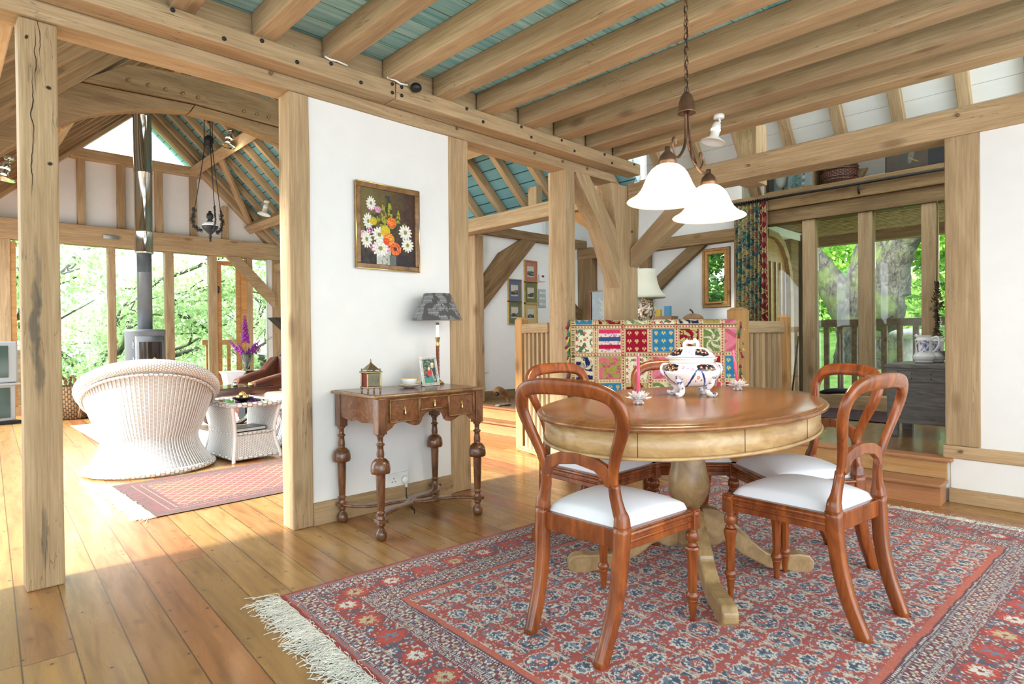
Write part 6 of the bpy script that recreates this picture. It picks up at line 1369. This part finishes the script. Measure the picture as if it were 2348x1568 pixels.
MB().tube([(0, 0, 0), (0, -2.5, 0)], .014, 12).o('pole', 'iron', cp_); mb = MB(); mb.ball((0, .045, 0), .036, 12, 10)
mb.o('finial', 'iron', cp_)
MB().tube([(0, -1.30, -.01), (0, -1.30, -.05), (.02, -1.30, -.09), (.05, -1.30, -.10)], .009, 8).o('bracket', 'iron', cp_); MB().lathe([(.03, 0), (.03, .008), (.0001, .01)], 12, M4=Matrix.Rotation(-PI/2, 4, 'Y')).o('bracket_plate', 'iron', cp_, loc=(.055, -1.30, -.10))
# shelf objects
gc = thing('bird_display_case', 'glazed case with a white stuffed bird and a painted sky, left on the high shelf', 'display case', (6.80, 2.62, 2.603))
f = frame4(-.265, .265, 0, .42, 0, .018, .16); f.o('case_frame', 'oak_dark', gc); boxo('backdrop', (.065, -.25, .01), (.075, .25, .41), 'silver', gc)
MB().tube(spl([(0, .10, .02), (0, .07, .12), (0, .11, .20), (0, .10, .30)], 5), [.005]*6+[.035]*5+[.055]*5, 12).o('white_bird', 'porcelain', gc) if False else MB().ball((0, .11, .17), .075, 14, 10, sz=1.5, sx=.6, sy=.8).o('white_bird', 'white_board', gc)
MB().tube(spl([(0, .09, .26), (0, .06, .33), (-.01, .09, .38)], 4), .022, 8).o('bird_neck', 'white_board', gc); MB().tube([(0, .10, .07), (0, .07, .0)], .006, 6).o('bird_leg', 'iron', gc)
rr = random.Random(4); mb = MB()
for i in range(160): p = Vector((rr.uniform(-.02, .05), rr.uniform(-.07, .03), rr.uniform(0, .38))); mb.ball(p, rr.uniform(.006, .014), 5, 4)
mb.o('reeds', 'drygrass', gc)
for k in range(6): MB().box((.0, -.12-.003*k, .03+.035*k), (.01, .035-.004*k, .02)).o('banded_plume', 'white_board' if k % 2 else 'iron', gc)
boxo('front_glass', (-.079, -.25, .01), (-.077, .25, .41), 'glass', gc); boxo('divider', (-.07, -.06, .01), (.06, -.05, .41), 'darkbrown', gc); boxo('divider', (-.07, .215, .01), (.06, .22, .41), 'darkbrown', gc)
bb = thing('cane_basket', 'tall round dark brown cane basket on the high shelf', 'basket', (6.86, 2.155, 2.602)); o = MB().lathe([(.165, 0), (.172, .02), (.168, .12), (.172, .16), (.166, .28), (.172, .31), (.168, .46), (.15, .46), (.0001, .45)], 40).o('basket_body', 'barrelweave', bb)
for l in o.data.uv_layers[0].data: l.uv = (l.uv[0]*44, l.uv[1]*26)
for z in (.03, .06, .14, .17, .29, .32): MB().tube([(.174*math.cos(a), .174*math.sin(a), z) for a in [2*PI*k/32 for k in range(32)]], .007, 5, closed=True).o('cane_hoop', 'darkbrown', bb)
bp = thing('bird_picture', 'dark framed picture of a long necked grey bird on the high shelf', 'picture', (6.80, 1.50, 2.603)); boxo('frame', (-.02, -.36, 0), (.02, .215, .42), 'iron', bp)
nx = ny = 80; U, V = np.meshgrid(np.linspace(0, 1, nx+1), np.linspace(0, 1, ny+1)); c = np.empty(U.shape+(3,)); c[:] = LIN(62, 50, 38); c = c*(.8+.5*fbm(U*6, V*6, 3)[..., None])
def el2(cx, cy, rx, ry, col, an=0):
    ca, sa = math.cos(an), math.sin(an); X, Y = (U-cx)*ca+(V-cy)*sa, -(U-cx)*sa+(V-cy)*ca; c[(X/rx)**2+(Y/ry)**2 < 1] = LIN(*col)
el2(.48, .40, .10, .34, (52, 52, 50), -.5); el2(.60, .34, .07, .22, (96, 92, 82), -.2); el2(.68, .72, .05, .22, (120, 116, 104), -.3); el2(.80, .9, .10, .03, (140, 130, 96)); el2(.66, .2, .15, .012, (140, 130, 60), -.5)
np_grid('picture_face', nx, ny, np.stack([np.full(U.shape, -.021), .20-U*.34, .02+V*.38], -1), 'paint', bp, c)
# chest, jugs, garland
cx = thing('oak_chest', 'very dark panelled oak chest on short legs behind the right post', 'chest', (5.20, 1.31, .265))
boxo('lid', (-.02, -.95, .515), (.62, .015, .545), 'blackoak', cx, bevel=.006); boxo('lid_moulding', (-.012, -.93, .50), (.48, .006, .515), 'blackoak', cx)
for y0 in (-.07, -.95): boxo('stile', (0, y0, 0), (.05, y0+.07, .50), 'blackoak', cx, bevel=.003)
boxo('stile', (.42, -.07, 0), (.47, 0, .50), 'blackoak', cx, bevel=.003)
boxo('top_rail', (.004, -.88, .415), (.044, -.07, .50), 'blackoak', cx, bevel=.003); boxo('bottom_rail', (.004, -.88, .105), (.044, -.07, .175), 'blackoak', cx, bevel=.003); boxo('front_panel', (.018, -.88, .175), (.034, -.07, .415), 'blackoak', cx); boxo('side_panel', (.05, -.02, .10), (.42, -.008, .50), 'blackoak', cx)
for y in (-.16, -.28, -.42): 
    for z in (.44, .475): MB().ball((.003, y, z), .005, 6, 4).o('stud_nail', 'iron', cx)
def jug(x, y, lab, s=1, rz_=0):
    t = thing('jug', lab, 'jug', (x, y, .811), rz_, 'white patterned jugs on the chest'); t.scale = (s,)*3
    pr = dense([(.050, 0), (.062, .006), (.060, .016), (.072, .030), (.074, .05), (.060, .072), (.056, .085), (.056, .15), (.060, .175), (.050, .19), (.046, .20), (.050, .212), (.046, .212), (.04, .19), (.0001, .03)], 4)
    o = MB().lathe(pr, 60).o('jug_body', 'glaze', t)
    def fn(v):
        a = np.arctan2(v[:, 1], v[:, 0]); n = fbm(a*9, v[:, 2]*90, 6); c = np.tile(LIN(238, 240, 240), (len(v), 1)); m = (v[:, 2] > .08) & (v[:, 2] < .17) & (np.abs(np.abs(a)-PI) < .75) & (n > .52); c[m] = LIN(44, 76, 170); return c
    paint_glaze(o, fn); MB().tube(spl([(0, -.048, .185), (0, -.085, .20), (0, -.098, .15), (0, -.075, .10), (0, -.056, .085)], 5), .008, 8).o('handle', 'porcelain', t)
    MB().tube([(-.02, .03, .20), (-.02, .052, .216)], .012, 6).o('spout', 'porcelain', t)
    return t
jug(5.50, 1.135, 'white jug with blue lettering-like pattern on the chest, nearer the oak tree view'); jug(5.66, 1.09, 'white jug half hidden behind the first jug on the chest', .95)
o = MB().lathe([(.04, 0), (.02, .02), (.03, .04), (.06, .08), (.07, .09), (.0001, .08)], 20).o('wooden_goblet', 'gourd', loc=(5.62, .985, .811)); tag(o, 'small brown goblet on the chest beside the right post', 'goblet')
mb = MB(); rr = random.Random(6)
for k in range(420):
    z = rr.uniform(.90, 1.55); a = rr.uniform(0, 6.28); r = rr.uniform(0, .035+.02*math.sin(z*20)); p = Vector((6.66+r*math.cos(a), 1.272+r*math.sin(a), z-.04)); d = Vector((rr.gauss(0, 1), rr.gauss(0, 1), rr.gauss(0, 1))).normalized()*.022; e = d.orthogonal().normalized()*.010
    mb.add([p-d, p+e, p+d, p-e], [(0, 1, 2, 3)])
mb.tube([(6.66, 1.272, .84), (6.66, 1.272, 1.5), (6.70, 1.272, 2.27)], .005, 5); tag(mb.o('dried_garland', 'hops'), 'hanging dried hop garland beside the right post above the chest', 'garland')
# lamp, case, books on the tall sideboard
sb = boxo('sideboard', (5.76, 3.05, .265), (6.20, 4.75, 1.19), 'darkbrown', bevel=.01); tag(sb, 'tall dark sideboard hidden behind the patchwork throw', 'sideboard')
tl = thing('table_lamp', 'table lamp with large cream shade and flowery pot base behind the throw', 'lamp', (5.97, 3.97, 1.19))
MB().lathe([(.235, .285), (.240, .287), (.238, .325), (.215, .335), (.175, .40), (.150, .48), (.138, .56), (.135, .62)], 40).o('lamp_shade', 'cream', tl)
o = MB().lathe(dense([(.07, 0), (.10, .02), (.13, .10), (.135, .16), (.11, .23), (.06, .27), (.04, .29), (.0001, .30)], 6), 60).o('lamp_base', 'glaze', tl)
def fl_(v):
    a = np.arctan2(v[:, 1], v[:, 0]); n = fbm(a*8, v[:, 2]*55, 2); m = fbm(a*10+4, v[:, 2]*60, 12); c = np.tile(LIN(232, 226, 208), (len(v), 1)); c[n > .58] = LIN(96, 30, 30); c[m > .64] = LIN(90, 120, 60); c[(m < .32)] = LIN(190, 110, 60); return c
paint_glaze(o, fl_)
dc = thing('plant_display_case', 'mahogany glazed case with a dried plant behind the throw', 'display case', (5.90, 4.46, 1.19), math.radians(0))
boxo('back', (.12, -.15, 0), (.13, .15, .39), 'cream', dc); boxo('side', (-.13, .14, 0), (.13, .15, .39), 'mahogany', dc); boxo('side', (-.13, -.15, 0), (.13, -.14, .39), 'mahogany', dc); boxo('top', (-.14, -.16, .385), (.14, .16, .395), 'mahogany', dc); boxo('front_glass', (-.13, -.14, 0), (-.128, .14, .385), 'glass', dc)
mb = MB()
for k in range(90): a = rr.uniform(-1, 1); p = Vector((0, rr.uniform(-.03, .03), 0)); h = rr.uniform(.1, .34); mb.tube([p, p+Vector((rr.uniform(-.03, .03), a*.04, h*.6)), p+Vector((rr.uniform(-.05, .05), a*.09, h))], .0035, 4)
mb.o('dried_plant', 'drygrass', dc)
def upbook(x, y, w, h, d, m_, lab):
    t = thing('book', lab, 'book', (x, y, 1.255), math.radians(-12), 'books beside the cream lamp'); boxo('cover', (-d/2, -w/2, 0), (d/2, w/2, h), m_, t, bevel=.002); boxo('pages', (-d/2+.003, -w/2+.003, .004), (d/2-.003, w/2-.001, h+.0005), 'paper', t)
bs = boxo('book_stand', (5.86, 3.55, 1.19), (6.00, 3.80, 1.255), 'gourd'); tag(bs, 'small patterned stand holding a yellow and a blue book', 'stand')
upbook(5.92, 3.745, .07, .08, .03, 'book_yellow', 'small yellow book right of the cream lamp'); upbook(5.92, 3.63, .085, .115, .03, 'book_blue', 'small blue book right of the yellow book')
gd = thing('gourd_box', 'brown pumpkin shaped box with a curved stalk peeping above the throw', 'ornament', (6.01, 3.37, 1.19)); MB().ball((0, 0, .03), .11, 20, 10, sz=.55).o('pumpkin_body', 'gourd', gd); MB().tube(spl([(0, 0, .08), (0, .01, .11), (0, .04, .135)], 4), .009, 7).o('stalk', 'iron', gd)
o = MB().tube([(6.62, 2.57, .28), (6.60, 2.48, 1.02)], .009, 6).o('bamboo_cane', 'hops'); tag(o, 'thin dark cane leaning on the glazed screen beside the short balustrade', 'cane')
dark = small_rug('dark_rug', 'small dark maroon patterned rug at the foot of the glazed screen', (5.9, 1.45, .266), 0, .84, 1.0, lambda U, V, a, b: np.where((fbm(U*30, V*30, 4) > .5)[..., None], LIN(80, 26, 34), LIN(36, 30, 40)), .01)
o = MB().tube(spl([(6.68, 2.30, .43), (6.66, 2.15, .455), (6.66, 2.0, .46), (6.67, 1.9, .435)], 5), [.012, .02, .026, .03, .03, .03, .03, .03, .028, .026, .024, .022, .02, .018, .016, .014], 8).o('driftwood', 'iron'); tag(o, 'dark curved piece of driftwood lying on the sill of the glazed screen', 'driftwood')
# ---- porch
S(boxo('floor_porch', (6.9, -2, .12), (8.6, 3.4, .2), 'grey_wood')); S(boxo('ceiling_porch', (6.95, -1.5, 2.36), (8.6, 3.2, 2.40), 'slat'))
pb = thing('porch_ceiling_battens', 'row of narrow oak battens under the porch ceiling outside the screen', 'battens', (7.0, 0, 2.325))
for i in range(16): boxo('batten', (i*.10, -1.5, 0), (.05+i*.10, 3.0, .035), 'oak', pb)
T('porch_beam', (8.55, -1.5, 2.28), (8.55, 3.1, 2.28), .14, .16, 'oak_dark', label='dark beam at the outer edge of the porch ceiling', cat='beam'); T('porch_beam', (6.95, 3.0, 2.27), (8.5, 3.0, 2.27), .10, .10, 'white_board', label='pale beam above the arched porch door', cat='beam')
post('porch_post', 7.93, 8.03, 2.92, 3.04, .2, 2.3, 'grey_wood', label='pale grey porch post right of the arched door')
dd = thing('porch_door', 'arched oak plank door in the porch seen through the screen beside the curtain', 'door', (7.30, 2.98, .2))
arch = [(-.34, 0), (-.34, 1.62)]+[(-.34+.68*k/10, 1.62+.36*math.sin(PI*(.5*k/10+0))) for k in range(1, 11)]+[(.34, 0)]
arch = [(-.36, 0), (-.36, 1.98), (-.10, 1.96), (.06, 1.88), (.18, 1.75), (.25, 1.58), (.27, 1.3), (.27, 0)]
MB().prism(arch, .0, .05, 'xz').o('door_leaf', 'pine', dd, fix=True)
for x in (-.22, -.08, .06, .18): boxo('cover_strip', (x-.014, -.02, .05), (x+.014, .0, 1.7 if x < .1 else 1.6), 'palewood', dd)
fr_ = [(.27, 0), (.27, 1.3), (.25, 1.58), (.18, 1.75), (.06, 1.88), (-.10, 1.96), (-.36, 1.98), (-.36, 2.06), (-.08, 2.04), (.11, 1.95), (.24, 1.80), (.33, 1.60), (.36, 1.3), (.36, 0)]
MB().prism(fr_, -.05, .06, 'xz').o('arched_frame', 'oak', dd, fix=True); boxo('surround', (.36, -.02, 0), (.60, .07, 2.1), 'oak_dark', dd)
pr_ = thing('porch_railing', 'weathered grey timber railing of the porch in front of the oak tree', 'railing', (8.40, 0, .2))
boxo('handrail', (-.04, -.6, .93), (.04, 2.9, 1.02), 'grey_wood', pr_)
y = -.5
while y < 2.9: boxo('baluster', (-.02, y-.03, 0), (.02, y+.03, .93), 'grey_wood', pr_); y += .165
# ---- ground and trees
def ground():
    nx = ny = 60; U, V = np.meshgrid(np.linspace(8.7, 40, nx+1), np.linspace(-20, 30, ny+1)); z = -.4+(U-8.7)*.16+fbm(U*.5, V*.5, 3)*.5
    o = np_grid('ground_bank', nx, ny, np.stack([U, V, z], -1), 'grass'); S(o)
    nx = ny = 50; U, V = np.meshgrid(np.linspace(-30, 40, nx+1), np.linspace(12.4, 60, ny+1)); z = -5.2-(V-12)*.02+fbm(U*.3, V*.3, 5)*.8; o = np_grid('ground_slope', nx, ny, np.stack([U, V, z], -1), 'grass'); S(o)
ground()
def leaves(name, mat, centres, n, size, parent=None, squash=.8, seed=1, loc=(0, 0, 0)):
    g = np.random.default_rng(seed); C_ = np.array([c[:3] for c in centres]); R_ = np.array([c[3] for c in centres]); w = R_**2; w /= w.sum()
    k = g.choice(len(C_), n, p=w); d = g.normal(size=(n, 3)); d /= np.linalg.norm(d, axis=1)[:, None]; r = R_[k]*g.uniform(.35, 1, n)**.5; p = C_[k]+d*r[:, None]*np.array([1, 1, squash])
    a = g.normal(size=(n, 3)); a /= np.linalg.norm(a, axis=1)[:, None]; b = np.cross(a, g.normal(size=(n, 3))); b /= np.linalg.norm(b, axis=1)[:, None]; s = size*g.uniform(.6, 1.3, n)[:, None]
    v = np.stack([p-a*s, p+b*s*.55, p+a*s, p-b*s*.55], 1).reshape(-1, 3); me = bpy.data.meshes.new(name); me.vertices.add(len(v)); me.vertices.foreach_set('co', v.astype(np.float32).ravel())
    me.loops.add(4*n); me.loops.foreach_set('vertex_index', np.arange(4*n, dtype=np.int32)); me.polygons.add(n); me.polygons.foreach_set('loop_start', np.arange(0, 4*n, 4, dtype=np.int32)); me.polygons.foreach_set('loop_total', np.full(n, 4, dtype=np.int32)); me.update(calc_edges=True); me.materials.append(M[mat])
    o = bpy.data.objects.new(name, me); COL.objects.link(o); o.location = loc
    if parent: o.parent = parent
    return o
def branchy(mb, p, d, L, r, depth, rr, tips):
    pts = [Vector(p)]; d = Vector(d).normalized(); n = 5
    for i in range(n): d = (d+Vector((rr.gauss(0, .16), rr.gauss(0, .16), rr.gauss(0, .10)))).normalized(); pts.append(pts[-1]+d*L/n)
    mb.tube(pts, [r*(1-.55*i/n) for i in range(n+1)], 7)
    tips.append(tuple(pts[-1]))
    if depth > 0:
        for k in range(3 if depth > 1 else 4):
            i = rr.randint(2, n); q_ = (d+Vector((rr.gauss(0, .7), rr.gauss(0, .7), rr.gauss(0, .35)))).normalized(); branchy(mb, pts[i], q_, L*.68, r*.5, depth-1, rr, tips)
def tree(lab, x, y, z0, h, r, spread, mat, n, size, seed, dens=1.0):
    rr = random.Random(seed); t = thing('tree', lab, 'tree', (x, y, z0)); mb = MB(); tips = []; mb.tube([(0, 0, 0), (.1, 0, h*.2), (0, .1, h*.4)], [r*1.2, r, r*.8], 10)
    for k in range(7):
        a = 6.28*k/7+rr.uniform(-.3, .3); branchy(mb, (0, .05, h*rr.uniform(.22, .42)), (math.cos(a), math.sin(a), rr.uniform(.1, 1.0)), spread*.62, r*.5, 2, rr, tips)
    mb.o('branches', 'bark', t); cs = [(*tp, rr.uniform(.5, 1.0)*spread*.17) for tp in tips if rr.random() < dens]; o = leaves('foliage', mat, cs, n, size, t, seed=seed); return t
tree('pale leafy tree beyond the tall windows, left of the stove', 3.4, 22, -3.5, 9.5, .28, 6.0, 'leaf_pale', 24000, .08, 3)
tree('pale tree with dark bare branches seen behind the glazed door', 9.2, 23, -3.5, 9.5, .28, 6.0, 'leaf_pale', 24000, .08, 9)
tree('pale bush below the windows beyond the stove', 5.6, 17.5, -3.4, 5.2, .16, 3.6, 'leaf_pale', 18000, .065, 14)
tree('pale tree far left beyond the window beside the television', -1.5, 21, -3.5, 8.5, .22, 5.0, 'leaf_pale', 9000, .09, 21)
# oak
ok_ = thing('oak_tree', 'massive old oak trunk with a sawn limb outside the porch', 'tree', (12.4, 3.42, -.2)); rr = random.Random(12)
def limb(pts, rad, nm='trunk', seg=28):
    mb = MB(); p = spl(pts, 8); n = len(p); m = len(rad)-1; r = []
    for i in range(n): f = i/(n-1)*m; a = int(min(f, m-1)); r.append(rad[a]+(rad[a+1]-rad[a])*(f-a))
    mb.tube(p, r, seg); mb.v = [tuple(Vector(v)+Vector((rr.gauss(0, .012), rr.gauss(0, .012), rr.gauss(0, .012)))) for v in mb.v]; return mb.o(nm, 'bark', ok_)
limb([(0, -.05, -.4), (0, 0, .6), (.05, .0, 1.4), (.1, -.05, 2.2), (.15, -.15, 3.0), (.2, -.2, 4.2)], [.95, .58, .47, .44, .36, .32])
limb([(.0, .10, 1.1), (-.05, .38, 1.8), (-.1, .80, 2.5), (-.1, 1.25, 3.2), (-.1, 1.7, 4.4)], [.36, .30, .24, .22, .20], 'left_limb')
limb([(-.1, -.35, 2.0), (-.3, -.50, 2.5), (-.5, -.75, 2.85), (-.65, -.98, 3.05)], [.34, .26, .19, .17], 'sawn_limb')
o = MB().lathe([(.0001, .012), (.15, .01), (.155, 0)], 20).o('sawn_face', 'cream', ok_, loc=(-.66, -.995, 3.06)); o.rotation_euler = Vector((-.45, -.75, .35)).to_track_quat('Z', 'Y').to_euler()
limb([(-.05, -.2, 1.5), (-.35, -.35, 1.7), (-.4, -.3, 2.1)], [.35, .32, .25], 'burr')
cs = [(rr.uniform(-1, 6), rr.uniform(-5, 6), rr.uniform(4.2, 6.5), rr.uniform(.6, 1.1)) for k in range(20)]; leaves('foliage', 'leaf', cs, 9000, .09, ok_, seed=5)
def bush(lab, x, y, z0, cs, mat, n, size, seed): 
    t = thing('shrub', lab, 'shrub', (x, y, z0)); leaves('foliage', mat, cs, n, size, t, seed=seed); mb = MB(); mb.tube([(0, 0, -.3), (0, 0, 1.2)], .05, 6); mb.o('stem', 'bark', t); return t
g = random.Random(31)
bush('bright green leafy mass behind the oak tree, left of its trunk', 17.5, 7.5, .8, [(g.uniform(-1.5, 1.5), g.uniform(-3, 3), g.uniform(0, 3.6), g.uniform(.5, .9)) for k in range(16)], 'leaf', 16000, .085, 41)
bush('bright green leafy mass behind the oak tree, right of its trunk', 17.0, 2.0, .8, [(g.uniform(-1.5, 1.5), g.uniform(-3.4, 2.6), g.uniform(0, 3.9), g.uniform(.5, .9)) for k in range(18)], 'leaf', 18000, .085, 42)
bush('low green bank shrub below the porch railing', 12.2, 1.4, -.1, [(g.uniform(-1, 1), g.uniform(-2, 3), g.uniform(-.3, .5), g.uniform(.3, .5)) for k in range(14)], 'leaf', 14000, .05, 43)
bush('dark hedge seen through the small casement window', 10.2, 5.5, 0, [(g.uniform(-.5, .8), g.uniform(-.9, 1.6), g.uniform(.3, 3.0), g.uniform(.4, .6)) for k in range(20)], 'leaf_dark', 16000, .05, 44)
bush('green shrub beyond the window behind the plant case', 9.6, 7.4, 0, [(g.uniform(-.5, .8), g.uniform(-.8, .8), g.uniform(.3, 3.0), g.uniform(.4, .6)) for k in range(12)], 'leaf', 7000, .06, 45)
mr = thing('staddle_stone', 'grey mushroom shaped staddle stone on the bank behind the porch railing', 'stone', (10.5, 2.35, .1)); MB().lathe([(.13, 0), (.10, .5), (.08, .88), (.0001, .9)], 14).o('stalk', 'stone', mr); MB().ball((0, 0, .93), .26, 18, 8, sz=.32).o('cap', 'stone', mr)
